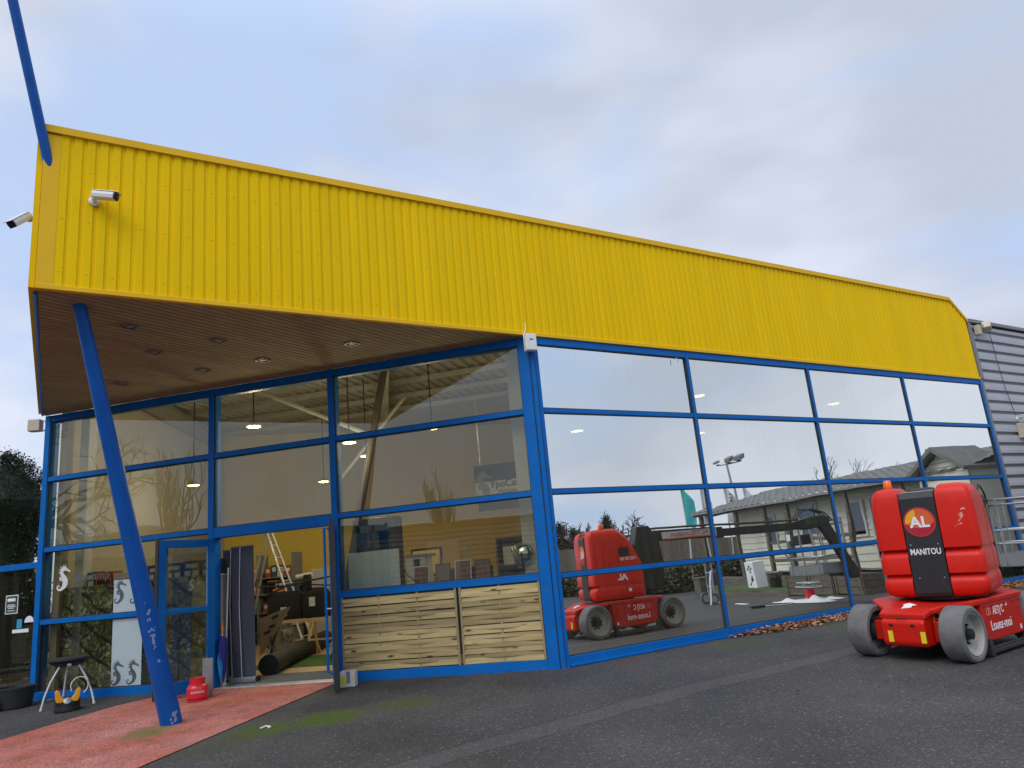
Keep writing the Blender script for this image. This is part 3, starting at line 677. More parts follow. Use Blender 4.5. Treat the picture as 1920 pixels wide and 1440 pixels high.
# ------------------------------------------------------------------ shop interior
def interior():
    P = [FL(.12, -.18, 0), FL(8.38, -.18, 0), FL(11.2, -8.6, 0), FR(12.3, -9.5, 0), FR(12.3, -.16, 0), FR(.1, -.16, 0)]
    F = lambda a, b, t: W(a, b, t)
    mb = MB(); mb.prism(F, [(p.x, p.y) for p in P], -.05, .012); mb.build('shop_floor', M['floor_wood'], SHOP)
    mb = MB(); mb.prism(F, [(p.x, p.y) for p in P], 5.75, 5.79)
    o = mb.build('ceiling_deck', M['ceil'], SHOP)
    def wall(a, b, z0, z1, mat, nm, t=.1):
        d = (b - a).normalized(); nn = Vector((d.y, -d.x, 0)); FF = lambda x, y, z: a + d * x + nn * y + Z * z
        mb = MB(); mb.box(FF, (0, 0, z0), ((b - a).length, t, z1)); mb.build(nm, M[mat], SHOP); return FF
    for (a, b) in ((P[1], P[2]), (P[2], P[3]), (P[3], P[4])):
        nm = 'interior_wall'
        wall(a, b, 0.0, 2.9 if a is P[2] else 1.0, 'ypaint' if a is P[2] else 'beige_wall', nm)
        wall(a, b, 2.905 if a is P[2] else 1.005, 5.75, 'upper_wall' if a is P[2] else 'beige_wall', nm)
    # roof purlins and rafters
    mb = MB()
    for d in (-1.2, -2.5, -3.8, -5.1, -6.4, -7.7): mb.box(FL, (.975 * d + .55, d - .03, 5.55), (8.15 - d * .3, d + .03, 5.66))
    for k in range(60):       # ribs of the deck
        v = -5 + k * .25; mb.box(FL, (v, -8.4, 5.70), (v + .03, min(-.2, (.716 * v - .3) / .698, -(v - 8.0) * 3.0), 5.749))
    mb.build('purlins', M['ceil'], SHOP)
    mb = MB()
    for (a, b) in ((FL(2.4, -.3, 5.25), FL(5.9, -8.2, 5.25)), (FL(8.0, -.3, 5.25), FL(10.9, -8.2, 5.25)), (FL(-2.6, -3.4, 5.25), FL(.6, -8.2, 5.25))):
        d = (b - a); d.normalize(); s = d.cross(Z)
        for (hw, z0, z1) in ((.09, .0, .02), (.012, .021, .30), (.09, .301, .321)):
            vv = [p + s * x + Z * z for z in (z0, z1) for p, x in ((a, -hw), (a, hw), (b, hw), (b, -hw))]
            mb.add(vv, [(0, 3, 2, 1), (4, 5, 6, 7), (0, 1, 5, 4), (1, 2, 6, 5), (2, 3, 7, 6), (3, 0, 4, 7)])
    mb.build('rafter', M['steel_grey'], SHOP)
    mb = MB()
    for (a, b) in ((FL(3.85, -2.7, 4.0), FL(6.2, -2.7, 5.2)), (FL(5.6, -5.0, 3.6), FL(4.0, -5.0, 5.2)), (FL(1.0, -5.2, 4.3), FL(.2, -5.2, 5.2))):
        mb = MB(); mb.tube([a, b], .045, 6); mb.build('brace', M['steel_grey'], SHOP)
    def column(v, d, w, mat, z1=5.3):
        mb = MB(); mb.box(FL, (v - w, d - w, 0), (v + w, d + w, z1)); mb.build('column', M[mat], SHOP, bevel=.01)
    column(.36, -.33, .10, 'conc'); column(8.03, -.42, .09, 'conc')
    mb = MB(); mb.tube([FL(4.74, -2.75, .0), FL(3.42, -2.6, 5.2)], .07, 10); mb.build('column', M['dark_steel'], SHOP, smooth=40)
    mb = MB(); FW = lambda x, y, z: P[1] + (P[2] - P[1]).normalized() * x + nL * 0 + Z * z
    mb = MB(); 
    w0 = (P[2] - P[1]).normalized(); wn_ = Vector((-w0.y, w0.x, 0)); wn_ = wn_ if wn_.dot(-dL) > 0 else -wn_
    FV = lambda x, y, z: P[1] + w0 * x + wn_ * y + Z * z
    mb.box(FV, (1.0, .002, 2.75), (1.75, .03, 3.25))
    for k in range(9): mb.box(FV, (1.03, .031, 2.79 + k * .05), (1.72, .045, 2.815 + k * .05))
    mb.build('wall_vent', M['grey_metal'], SHOP)
    mb = MB(); mb.box(FL, (3.3, -1.12, .013), (5.1, -.18, .026)); tag(mb.build('entrance_mat', M['mat']), 'grey ribbed mat just inside the open shop door', 'mat')
    mb = MB(); mb.box(FL, (4.2, -3.6, .013), (6.2, -1.9, .022)); tag(mb.build('turf_offcut', M['turf']), 'strip of green artificial turf on the shop floor behind the black roll', 'turf')
interior()

def pendants():
    # hanging round shop lamps; each is lit
    lamps = [((5.407, -1.338, 4.15), 'pendant lamp glowing in the middle upper pane above the entrance, brightest of them', 64),
             ((3.889, -1.965, 3.75), 'pendant lamp just right of the mullion, higher of the close pair above the slanting column', 55),
             ((4.445, -3.843, 3.8), 'pendant lamp in front of the slanting column, lower of the close pair', 55),
             ((8.212, -3.425, 3.6), 'pendant lamp behind the left entrance panes near the blue slanted pole', 16),
             ((6.563, -5.964, 3.7), 'small far pendant lamp above the open doorway', 55),
             ((2.22, -1.724, 3.75), 'pendant lamp right under the transom of the wide right entrance pane', 55)]
    rl = [((2.16, -2, 3.579), 'pendant lamp seen through the first reflective pane beside the corner post'),
          ((4.286, -1, 4.07), 'pendant lamp glinting high in the second column of reflective panes'),
          ((8.26, -1, 4.056), 'pendant lamp glinting in the third column of reflective panes'),
          ((5.182, -2, 3.58), 'pendant lamp low beside the first mullion of the reflective glazing')]
    for (p, lab, pw) in lamps + [(a, b, 25) for a, b in rl]:
        c = FL(*p) if pw != 25 else FR(*p); t = thing('pendant_lamp', lab, 'lamp', c, 0, 'pendant lamps in the shop')
        mb = MB(); mb.tube([c + Z * .1, Vector((c.x, c.y, 5.45))], .012, 6); mb.build('cord', M['ink'], t)
        mb = MB(); mb.lathe(c, Z, [(.125, .0), (.13, .02), (.10, .05), (.03, .10), (.02, .12)], 20); mb.build('lamp_shade', M['grey_metal'], t, smooth=40)
        mb = MB(); mb.lathe(c - Z * .012, Z, [(.05, 0), (.11, .004), (.115, .011)], 20); mb.build('bulb', M['lamp_glow'], t, smooth=40)
        ld = bpy.data.lights.new('pendant_light', 'POINT'); ld.energy = pw; ld.color = (1, .90, .64); ld.shadow_soft_size = .12
        lo = bpy.data.objects.new('pendant_light', ld); COL.objects.link(lo); lo.parent = t; lo.location = (0, 0, -.14)
pendants()

# emblem: a seahorse as flat tapered strokes in F(x, y, t); unit height about 1
def seahorse(mb, F, s, mi=0, t=.002, fill=1.0):
    def stroke(pts, ws):
        n = len(pts)
        L_, R2 = [], []
        for i, (x, y) in enumerate(pts):
            a = pts[max(i - 1, 0)]; b = pts[min(i + 1, n - 1)]
            dx, dy = b[0] - a[0], b[1] - a[1]; q = math.hypot(dx, dy) or 1; nx, ny = -dy / q, dx / q
            L_.append((x + nx * ws[i], y + ny * ws[i])); R2.append((x - nx * ws[i], y - ny * ws[i]))
        for i in range(n - 1):
            mb.prism(lambda p, q, z: F(p * s, q * s, z), [L_[i], L_[i + 1], R2[i + 1], R2[i]], 0, t, mi)
    body = [(.10, .36), (.0, .42), (-.10, .37), (-.13, .26), (-.08, .14), (.0, .03), (.06, -.08), (.06, -.2), (.0, -.31), (-.1, -.39), (-.21, -.42), (-.30, -.37), (-.31, -.28), (-.24, -.24), (-.20, -.29)]
    ws = [.07, .085, .08, .075, .085, .115, .13, .12, .09, .06, .042, .034, .03, .026, .018]
    stroke(body, [w * fill for w in ws])
    stroke([(.12, .36), (.22, .31), (.28, .28)], [.05, .03, .035])
    for (x, y, dx, dy) in ((.02, .48, .03, .08), (-.06, .47, -.02, .09), (-.14, .43, -.06, .07), (-.19, .35, -.08, .04), (-.2, .26, -.08, .0)):
        stroke([(x, y), (x + dx, y + dy)], [.03, .006])
    stroke([(-.08, .08), (-.19, .05), (-.17, -.03), (-.07, -.06)], [.02, .05, .04, .01])
FLs = lambda x, y, t: None
def at_L(v, z, d): return lambda x, y, t: FL(v - x, d + t, z + y)
def at_R(u, z, d): return lambda x, y, t: FR(u + x, d + t, z + y)

def window_displays():
    # shelving with a foliage pattern on its back, and the cartons standing on it
    t = thing('display_shelving', 'low shelving behind the left panes with a dark foliage pattern on its back', 'shelf', FL(6.8, -.4, .012))
    mb = MB(); mb.box(FL, (5.40, -.36, .02), (8.33, -.33, 1.66)); mb.build('foliage_board', M['forest'], t)
    mb = MB(); mb.box(FL, (5.40, -.72, 1.62), (8.33, -.362, 1.645)); mb.box(FL, (5.40, -.72, .8), (8.33, -.362, .825)); mb.build('shelf', M['timber'], t)
    mb = MB()
    for v in (5.42, 6.8, 8.28):
        mb = MB(); mb.box(FL, (v, -.74, .013), (v + .03, -.362, 1.619)); mb.build('upright', M['steel_grey'], t)
    rs = random.Random(8)
    spec = [(5.46, .30, .24, 'card_blue'), (5.80, .30, .25, 'card_blue'), (6.14, .30, .24, 'card_blue'), (6.48, .30, .24, 'card_blue'), (6.83, .2, .2, 'card_white'),
            (7.07, .36, .18, 'card_white'), (7.47, .3, .22, 'card_red'), (7.80, .28, .24, 'card_blue')]
    labs = ['dark carton with pale picture at the right end of the row on the shelving', 'dark carton second from the right end of the shelving row', 'dark carton with pale picture behind the top of the open door leaf', 'dark carton just right of the blue slanted pole on the shelving',
            'small pale carton behind the blue slanted pole', 'pale carton with red stripe left of the slanted pole', 'reddish carton on the shelving beside the pale striped one', 'dark carton near the white seahorse sticker']
    for (v, w, h, mt), lb in zip(spec, labs):
        b = thing('carton', lb, 'box', FL(v + w / 2, -.5, 1.646), 0, 'cartons on the window shelving')
        mb = MB(); mb.box(FL, (v, -.66, 1.646), (v + w, -.42, 1.646 + h)); mb.build('box_body', M[mt], b, bevel=.004)
        mb = MB()
        if mt == 'card_blue':
            for k in range(2): mb.box(FL, (v + .02 + k * w * .5, -.4195, 1.665), (v + w * .42 + k * w * .5, -.4175, 1.665 + h * .3))
            mb.box(FL, (v + .03, -.4195, 1.646 + h * .55), (v + w - .05, -.4175, 1.646 + h * .8)); mb.build('printed_picture', M['card_white'], b)
        else:
            mb.box(FL, (v + .02, -.4195, 1.67), (v + w - .03, -.4175, 1.67 + h * .3)); mb.build('printed_stripe', M['card_red' if mt == 'card_white' else 'ink'], b)
    # frosted strip with four emblems
    t = thing('frosted_window_strip', 'frosted vertical vinyl strip with four grey seahorses on the left pane', 'window film', FL(6.77, -.05, .1))
    mb = MB(); mb.prism(lambda a, b, q: FL(a, q, b), [(6.50, .12), (7.04, .12), (7.04, 1.12), (6.50, 1.12)], -.0135, -.0115)
    mb.prism(lambda a, b, q: FL(a, q, b), [(6.53, 1.196), (7.04, 1.196), (7.04, 1.70), (6.53, 1.69)], -.0135, -.0115); mb.build('film', M['white_strip'], t)
    for (v, z) in ((6.91, 1.50), (6.62, 1.48), (6.92, .30), (6.64, .30)):
        mb = MB(); seahorse(mb, at_L(v, z, -.0112), .36, fill=.8); mb.build('seahorse_emblem', M['decal_grey'], t)
    t = thing('window_emblem', 'white seahorse sticker and lettering on the left pane by the frame', 'window sticker', FL(7.8, 0, 1.8))
    mb = MB(); seahorse(mb, at_L(8.0, 1.8, -.012), .40); mb.build('seahorse_emblem', M['decal_white'], t)
    writing('lettering', 'YpoCamp', at_L(7.52, 1.80, -.012), .19, M['decal_grey'], t, depth=.002)
    # door stickers
    FA, wA, dA = DOOR[0], DOOR[1], DOOR[2]
    X = lambda x, y, t_: FA(.36 - x, -.008 - t_, 1.5 + y)
    mb = MB(); seahorse(mb, X, .17); e = mb.build('seahorse_sticker', M['decal_white'], dA)
    mb = MB(); mb.box(lambda x, y, z: FA(x, -y, z), (.42, .008, 1.56), (.56, .010, 1.61), 0); mb.box(lambda x, y, z: FA(x, -y, z), (.385, .008, 1.56), (.418, .010, 1.62), 1); mb.build('opening_hours_sticker', [M['card'], M['sign_navy']], dA)
    # hanging board with the shop's name
    t = thing('hanging_sign', 'dark board with a seahorse and the shop name hanging inside beside the pale column', 'sign', FL(.85, -.62, 2.5))
    dd = -.62
    mb = MB(); mb.box(FL, (.42, dd - .03, 2.60), (1.20, dd, 2.85)); mb.box(FL, (.42, dd - .03, 2.17), (1.17, dd, 2.40)); mb.build('dark_band', M['sign_navy'], t)
    mb = MB(); mb.box(FL, (.42, dd - .028, 2.402), (1.19, dd - .002, 2.598)); mb.build('pale_band', M['sign_pale'], t)
    mb = MB(); seahorse(mb, at_L(1.06, 2.52, dd + .001), .44); mb.build('seahorse_emblem', M['sign_silver'], t)
    writing('shop_name', 'YpoCamp', at_L(.68, 2.545, dd - .001), .15, M['ink'], t, bold=.002, sx=.95)
    writing('shop_subtitle', 'Mobiloisirs', at_L(.66, 2.43, dd - .001), .085, M['ink'], t)
    mb = MB(); mb.tube([FL(.5, dd - .015, 2.85), FL(.5, dd - .015, 5.4)], .004, 5); mb.tube([FL(1.1, dd - .015, 2.85), FL(1.1, dd - .015, 5.4)], .004, 5); mb.build('hanging_wire', M['galv'], t)
    # sill items
    mb = MB(); mb.box(FL, (2.30, -.20, 1.13), (3.10, -.17, 1.74)); tag(mb.build('pale_panel', M['panel_pale'], bevel=.003), 'plain pale blue panel leaning behind the window next to the door', 'panel')
    t = thing('white_appliance', 'white cabinet with a grey top and black latch behind the window beside the pale panel', 'appliance', FL(2.1, -.6, 1.2))
    mb = MB(); mb.box(FL, (2.0, -.75, 1.05), (2.30, -.42, 1.60)); mb.build('body', M['appliance'], t, bevel=.01)
    mb = MB(); mb.box(FL, (1.95, -.78, 1.603), (2.32, -.40, 1.64)); mb.build('top', M['grey_metal'], t, bevel=.006)
    mb = MB(); mb.box(FL, (2.08, -.418, 1.48), (2.16, -.38, 1.57)); mb.build('latch', M['ink'], t)
    mb = MB(); mb.box(FL, (.25, -.6, 1.15), (3.1, -.22, 1.17)); tag(mb.build('window_shelf', M['timber']), 'long shelf behind the wide window carrying the picture frames', 'shelf')
    fl = ['small picture frame with silver border, first after the white cabinet, seen from behind', 'small dark picture frame standing second in the row on the sill', 'small picture frame with white border between the two dark ones', 'small dark picture frame last in the row, nearest the chrome spotlight']
    for k, (va, vb, z0, z1) in enumerate(((2.12, 1.88, 1.20, 1.49), (1.785, 1.565, 1.19, 1.49), (1.49, 1.245, 1.19, 1.51), (1.195, .965, 1.20, 1.50))):
        t = thing('picture_frame', fl[k], 'picture frame', FL((va + vb) / 2, -.25, 1.171), 0, 'picture frames on the sill')
        F = lambda x, y, z: FL(va - x, -.25 + y - (z) * .12, 1.171 + z)
        w, h = va - vb, z1 - z0
        mb = MB(); mb.box(F, (.012, .0, .012), (w - .012, .006, h - .012)); mb.build('backing', M['frame_back'], t)
        mb = MB()
        for a, b in (((0, 0), (w, .012)), ((0, h - .012), (w, h)), ((0, .012), (.012, h - .012)), ((w - .012, .012), (w, h - .012))): mb.box(F, (a[0], -.008, a[1]), (b[0], .012, b[1]))
        mb.build('border', M['alu' if k in (0, 2) else 'ink'], t)
        mb = MB(); mb.prism(lambda a, b, q: F(a, .008 + q + (h * .7 - b) * .28, b), [(w * .35, h * .72), (w * .55, h * .72), (w * .75, 0.0), (w * .55, 0.0)], 0, .006); mb.build('strut', M['frame_back'], t)
    # studio spotlight
    t = thing('studio_spotlight', 'round chrome studio spotlight on a yoke at the corner end of the sill', 'spotlight', FL(.45, -.25, 1.171))
    c = FL(.47, -.25, 1.49); ax = (dL * .93 + nL * .12 + Z * -.3).normalized()
    mb = MB(); mb.lathe(c, ax, [(.01, -.17), (.09, -.16), (.145, -.10), (.165, 0), (.155, .03)], 28); mb.build('dome', M['chrome'], t, smooth=50)
    mb = MB(); mb.lathe(c, ax, [(.152, .031), (.165, .05), (.152, .07), (.165, .09), (.152, .11), (.165, .13), (.13, .131)], 28); mb.build('barrel', M['galv'], t, smooth=30)
    mb = MB(); s_ = ax.cross(Z).normalized(); u_ = Z
    pts = [c + s_ * .185 * math.cos(a) - u_ * .2 * math.sin(a) for a in [math.pi * k / 10 for k in range(11)]]; mb.tube(pts, .011, 8); mb.tube([c - u_ * .2, c - u_ * .325], .012, 8); mb.lathe(FL(.47, -.25, 1.171), Z, [(.07, 0), (.07, .01), (.02, .015)], 16)
    mb.lathe(c, s_, [(.02, -.195), (.02, .195)], 10); mb.build('yoke', M['black_plastic'], t, smooth=40)
    mb = MB(); mb.tube([FL(2.45, -.22, 2.25), FL(2.42, -.22, 1.8), FL(2.2, -.23, 1.35), FL(2.0, -.23, 1.19), FL(1.5, -.23, 1.18), FL(1.1, -.23, 1.185)], .007, 6); tag(mb.build('black_cable', M['cable_black'], smooth=60), 'black cable drooping behind the window onto the sill', 'cable')
    t = thing('power_strip', 'white power strip with its lead lying along the sill', 'power strip', FL(1.0, -.22, 1.175))
    mb = MB(); mb.box(FL, (.93, -.24, 1.172), (1.04, -.19, 1.205)); mb.build('socket_block', M['pvc'], t, bevel=.006)
    mb = MB(); mb.tube([FL(.93, -.215, 1.185), FL(.7, -.2, 1.178), FL(.5, -.2, 1.2), FL(.3, -.2, 1.20)], .007, 6); mb.build('lead', M['pvc'], t, smooth=60)
    # deeper things behind the wide pane
    t = thing('dark_cabinet', 'tall black glazed cabinet deep in the shop behind the pale panel', 'cabinet', FL(3.75, -2.6, .012))
    mb = MB(); mb.box(FL, (3.35, -2.9, .013), (4.15, -2.5, 2.42)); mb.build('body', M['black_plastic'], t, bevel=.01)
    mb = MB(); mb.box(FL, (3.42, -2.497, .2), (3.72, -2.49, 2.3)); mb.box(FL, (3.78, -2.497, .2), (4.08, -2.49, 2.3)); mb.build('glass_front', M['glass_dark'], t)
    t = thing('wall_mirror', 'mirror with a painted yellow reflection in a dark frame behind the picture frames', 'mirror', FL(2.75, -2.5, 1.0))
    mb = MB(); mb.box(FL, (2.47, -2.52, 1.3), (3.05, -2.49, 1.79)); mb.build('border', M['ink'], t)
    mb = MB(); mb.box(FL, (2.51, -2.488, 1.34), (3.01, -2.484, 1.75)); mb.build('painted_reflection', M['ypaint'], t)  # yellow reflection painted as flat wall colour, the face mirrors nothing
    mb = MB(); mb.box(FL, (2.4, -2.55, .012), (3.1, -2.3, 1.29)); tag(mb.build('brown_counter', M['brown_board'], bevel=.01), 'brown counter carrying the mirror deep in the shop', 'counter')
    t = thing('gold_wall_emblem', 'gold seahorse and lettering standing on the far counter', 'sign', FL(1.95, -2.4, 1.5))
    mb = MB(); mb.box(FL, (1.55, -2.45, .012), (2.35, -2.2, 1.40)); mb.build('stand', M['black_plastic'], t, bevel=.01)
    mb = MB(); seahorse(mb, at_L(1.95, 1.62, -2.30), .36, t=.01); mb.build('seahorse_emblem', M['card'], t)
    writing('lettering', 'YpoCamp', at_L(2.2, 1.56, -2.3), .15, M['card'], t, depth=.006)
    t = thing('brown_bookcase', 'brown open bookcase behind the chrome spotlight', 'bookcase', FL(1.2, -2.6, .012))
    mb = MB(); mb.box(FL, (.85, -2.9, .013), (1.5, -2.86, 1.85))
    for v in (.85, 1.47): mb.box(FL, (v, -2.859, .013), (v + .03, -2.5, 1.85))
    for z in (.4, .9, 1.35, 1.82): mb.box(FL, (.881, -2.858, z), (1.469, -2.5, z + .03))
    mb.build('carcass', M['brown_board'], t)
    for q, (v, z, w, h, mt) in enumerate(((.92, 1.381, .2, .22, 'card_red'), (1.18, 1.381, .2, .3, 'card_white'), (.95, .931, .35, .28, 'card_blue'))):
        mb = MB(); mb.box(FL, (v, -2.8, z), (v + w, -2.55, z + h)); tag(mb.build('carton', M[mt], bevel=.004), ['red carton in the brown bookcase', 'white carton in the brown bookcase', 'blue carton low in the brown bookcase'][q], 'box', 'cartons in the bookcase')
window_displays()

def doorway():
    # two roll-up banners seen from behind
    for (va, vb, d, h, lab) in ((4.76, 5.17, -.36, 2.0, 'slate grey roll-up banner standing in the doorway, seen from behind with its pole'), (5.12, 5.50, -.62, 1.98, 'dark roll-up banner half hidden behind the left door jamb')):
        t = thing('roll_up_banner', lab, 'banner', FL((va + vb) / 2, d, .013))
        F = lambda x, y, z: FL(va + x, d + y + z * .02, .013 + z); w = vb - va
        mb = MB(); mb.box(F, (.01, -.004, .09), (w - .01, .0, h)); mb.build('banner_sheet', M['banner'], t)
        mb = MB(); mb.box(F, (0, -.012, h), (w, .008, h + .02)); mb.build('top_rail', M['grey_trim'], t)
        mb = MB(); mb.tube([F(w * .5, .06, .08), F(w * .62, .03, h * .55), F(w * .58, .012, h)], .008, 8); mb.build('pole', M['alu'], t)
        mb = MB(); mb.box(F, (-.02, -.07, .01), (w + .02, .06, .09)); mb.build('cassette', M['grey_metal'], t, bevel=.015)
        mb = MB(); mb.box(F, (w * .3, .061, 0.002), (w * .36, .25, .012)); mb.box(F, (w * .3, -.25, 0.002), (w * .36, -.071, .012)); mb.build('foot', M['grey_metal'], t)
        mb = MB(); mb.box(F, (-.035, -.065, .005), (-.021, .055, .095)); mb.build('end_cap', M['black_plastic'], t, bevel=.01)
    mb = MB(); mb.tube([FL(5.20, -.22, .02), FL(5.17, -.26, 1.72)], .013, 8); tag(mb.build('white_pole', M['pvc']), 'thin white pole leaning beside the umbrella in the doorway', 'pole')
    # umbrella
    t = thing('umbrella', 'closed navy and bright blue umbrella with a wooden handle leaning in the doorway', 'umbrella', FL(5.12, .02, .01))
    a, b = FL(5.08, -.02, .03), FL(5.185, -.13, .92); d = b - a
    def pt(k): return a + d * k
    mb = MB(); ring = []
    for (k, r) in ((.06, .008), (.2, .028), (.45, .05), (.6, .06), (.74, .052), (.78, .02)):
        ring.append([pt(k) + (dL * math.cos(q) + nL * math.sin(q)) * r * (1 + .22 * math.cos(q * 5)) for q in [2 * math.pi * i / 30 for i in range(30)]])
    mb.loft(ring); o = mb.build('canopy', M['umb_blue'], t, smooth=50)
    mb = MB(); mb.prism(lambda p, q, z: pt(q) + dL * (p) + nL * (.052 + z - (abs(q - .35)) * .08), [(.02, .06), (.06, .4), (.035, .56), (-.03, .3)], 0, .012); mb.build('bright_panel', M['umb_cyan'], o)
    mb = MB(); mb.tube([pt(.0), pt(.06)], .005, 6); mb.tube([pt(.77), pt(.83)], .008, 6); mb.build('shaft', M['alu'], t)
    mb = MB(); mb.tube([pt(.83), pt(1.0)], .016, 8); mb.build('handle', M['orange'], t, smooth=40)
    # large black roll on the floor
    a, b = FL(4.95, -.98, .175), FL(6.5, -5.7, .175); mb = MB()
    mb.tube([a, b], .16, 24); o = mb.build('carpet_roll', M['black_matte'], smooth=40); tag(o, 'long black roll lying across the shop floor', 'roll')
    # folding table on edge
    t = thing('folded_table', 'brown folding table tipped on edge beside the banner', 'table', FL(5.4, -1.9, .013))
    F = lambda p, q, z: FL(p, -1.85 + z, q)
    mb = MB(); mb.prism(F, [(5.66, .86), (5.06, 1.02), (5.50, .42), (5.66, .25)], -.03, .0); mb.build('table_top', M['brown_board'], t)
    mb = MB(); mb.tube([FL(5.6, -1.95, .03), FL(5.35, -1.9, .7)], .018, 6); mb.tube([FL(5.35, -1.8, .02), FL(5.45, -1.84, .55)], .018, 6); mb.build('leg', M['ink'], t)
    mb = MB()
    for (p, q) in ((5.36, .87), (5.42, .72), (5.52, .62)): mb.box(lambda x, y, z: FL(p + x * .9, -1.848 + y, q + z + x * -.25), (-.07, 0, -.02), (.07, .006, .02))
    mb.build('bracket', M['ink'], t)
    # work table on trestles with two seats
    def trestle(v, d, lab):
        t = thing('wooden_trestle', lab, 'trestle', FL(v, d, .013), 0, 'wooden trestles in the shop')
        for s in (-1, 1):
            for q in (-1, 1):
                mb = MB(); mb.tube([FL(v + s * .38, d + q * .24, .013), FL(v + s * .30, d + q * .03, .66)], .022, 4); mb.build('leg', M['timber'], t)
        mb = MB(); mb.box(FL, (v - .42, d - .03, .64), (v + .42, d + .03, .70)); mb.build('top_bar', M['timber'], t)
        mb = MB(); mb.box(FL, (v - .36, d + .13, .3), (v + .36, d + .15, .335)); mb.build('stretcher', M['timber'], t)
    trestle(6.15, -3.9, 'pine trestle on the left below the black seats, draped with clear plastic'); trestle(5.35, -3.7, 'pine trestle on the right below the black seats')
    t = thing('car_seat', 'wide black upholstered seat back standing on the left trestle', 'seat', FL(6.5, -4.1, .70), 0, 'black seats on the trestles')
    def seatback(t, v0, v1, z0, z1):
        ring = []; d = -4.15
        for (z, k, th) in ((z0, .95, .16), (z0 + .12, 1, .19), (z0 + .4, 1.0, .16), (z1 - .08, .93, .12), (z1, .7, .06)):
            c, hw = (v0 + v1) / 2, (v1 - v0) / 2 * k; ring.append([FL(c + hw * math.copysign(abs(math.cos(q)) ** .35, math.cos(q)), d + th * math.copysign(abs(math.sin(q)) ** .5, math.sin(q)), z) for q in [2 * math.pi * (i + .5) / 20 for i in range(20)]])
        mb = MB(); mb.loft(ring); mb.build('backrest', M['seat'], t, smooth=60)
    seatback(t, 6.12, 6.88, .705, 1.27); mb = MB(); mb.box(FL, (6.40, -3.955, .78), (6.54, -3.95, .96)); mb.build('paper_label', M['card_white'], t)
    t = thing('car_seat', 'shaped black seat back with a white tag standing on the right trestle', 'seat', FL(5.8, -4.1, .70), 0, 'black seats on the trestles')
    seatback(t, 5.55, 6.1, .705, 1.29); mb = MB(); mb.box(FL, (5.76, -3.955, .93), (5.89, -3.95, 1.11)); mb.build('paper_label', M['card_white'], t)
    mb = MB(); rs = random.Random(4); ring = []
    for k in range(7):
        z = .66 - k * .105; ring.append([FL(6.38 + (.30 + .03 * math.sin(k)) * math.cos(q) * (1 - .05 * k) + rs.uniform(-.03, .03), -3.62 + .1 * math.sin(q) + rs.uniform(-.03, .03), z) for q in [2 * math.pi * i / 16 for i in range(16)]])
    mb.loft(ring); tag(mb.build('plastic_bag', M['bag']), 'clear crumpled plastic sheet hanging below the left seat', 'plastic sheet')
    # bike carrier
    t = thing('bike_carrier', 'black tubular carrier lying over the seats in the doorway', 'carrier', FL(6.3, -3.95, 1.35))
    mb = MB(); mb.tube([FL(7.05, -4.0, 1.40), FL(6.3, -3.95, 1.37), FL(5.9, -3.95, 1.43), FL(5.4, -3.95, 1.48)], .02, 6); mb.tube([FL(7.0, -4.1, 1.2), FL(6.6, -4.0, 1.31), FL(6.2, -4.0, 1.42), FL(5.9, -4.0, 1.36), FL(5.4, -4.0, 1.30)], .016, 6); mb.build('tube_frame', M['ink'], t, smooth=40)
    mb = MB(); mb.box(FL, (5.9, -4.1, 1.28), (6.04, -4.0, 1.56)); mb.build('clamp', M['ink'], t, bevel=.01)
    mb = MB(); mb.tube([FL(6.3, -4.2, 1.53), FL(5.95, -4.2, 1.56)], .05, 10); tag(mb.build('paper_roll', M['card_white'], smooth=40), 'white paper roll lying above the carrier in the doorway', 'roll')
    # ladder
    t = thing('step_ladder', 'aluminium step ladder standing open in front of the goods shelves', 'ladder', FL(7.3, -4.8, .013))
    mb = MB()
    for s in (0, .34):
        mb.tube([FL(7.33 + s * .25, -4.75 - s, 2.55), FL(6.45 + s * .1, -4.75 - s * 1.4, .02)], .026, 4); mb.tube([FL(7.38 + s * .25, -4.75 - s, 2.55), FL(8.05 + s * .4, -4.75 - s * 1.4, .02)], .022, 4)
    mb.build('rail', M['alu'], t)
    mb = MB()
    for k in range(1, 9):
        q = k / 9.; mb.tube([FL(7.33 - .88 * q, -4.76 - .0 * q, 2.55 - 2.53 * q), FL(7.42 - .93 * q, -5.1 - .136 * q, 2.55 - 2.53 * q)], .02, 4)
    mb.build('rung', M['alu'], t)
    # goods shelving at the back
    t = thing('goods_shelves', 'back shelves full of small packed goods against the mustard wall', 'shelf', FL(8.9, -7.3, .013))
    mb = MB()
    for z in (.3, .75, 1.2, 1.6): mb.box(FL, (8.15, -7.6, z), (10.1, -7.1, z + .03))
    for v in (8.12, 9.1, 10.1): mb.box(FL, (v, -7.6, .013), (v + .028, -7.1, 2.2))
    mb.box(FL, (8.149, -7.63, .013), (10.1, -7.605, 1.9)); mb.build('rack', M['grey_trim'], t)
    rs = random.Random(12); n = 0
    mts = ['card_white', 'card_blue', 'card_orange', 'card_red', 'card_white', 'card']
    nm = {'card_white': 'white', 'card_blue': 'dark blue', 'card_orange': 'orange', 'card_red': 'red', 'card': 'tan'}
    rowz = {.33: 'lowest', .78: 'second lowest', 1.23: 'third', 1.63: 'top'}
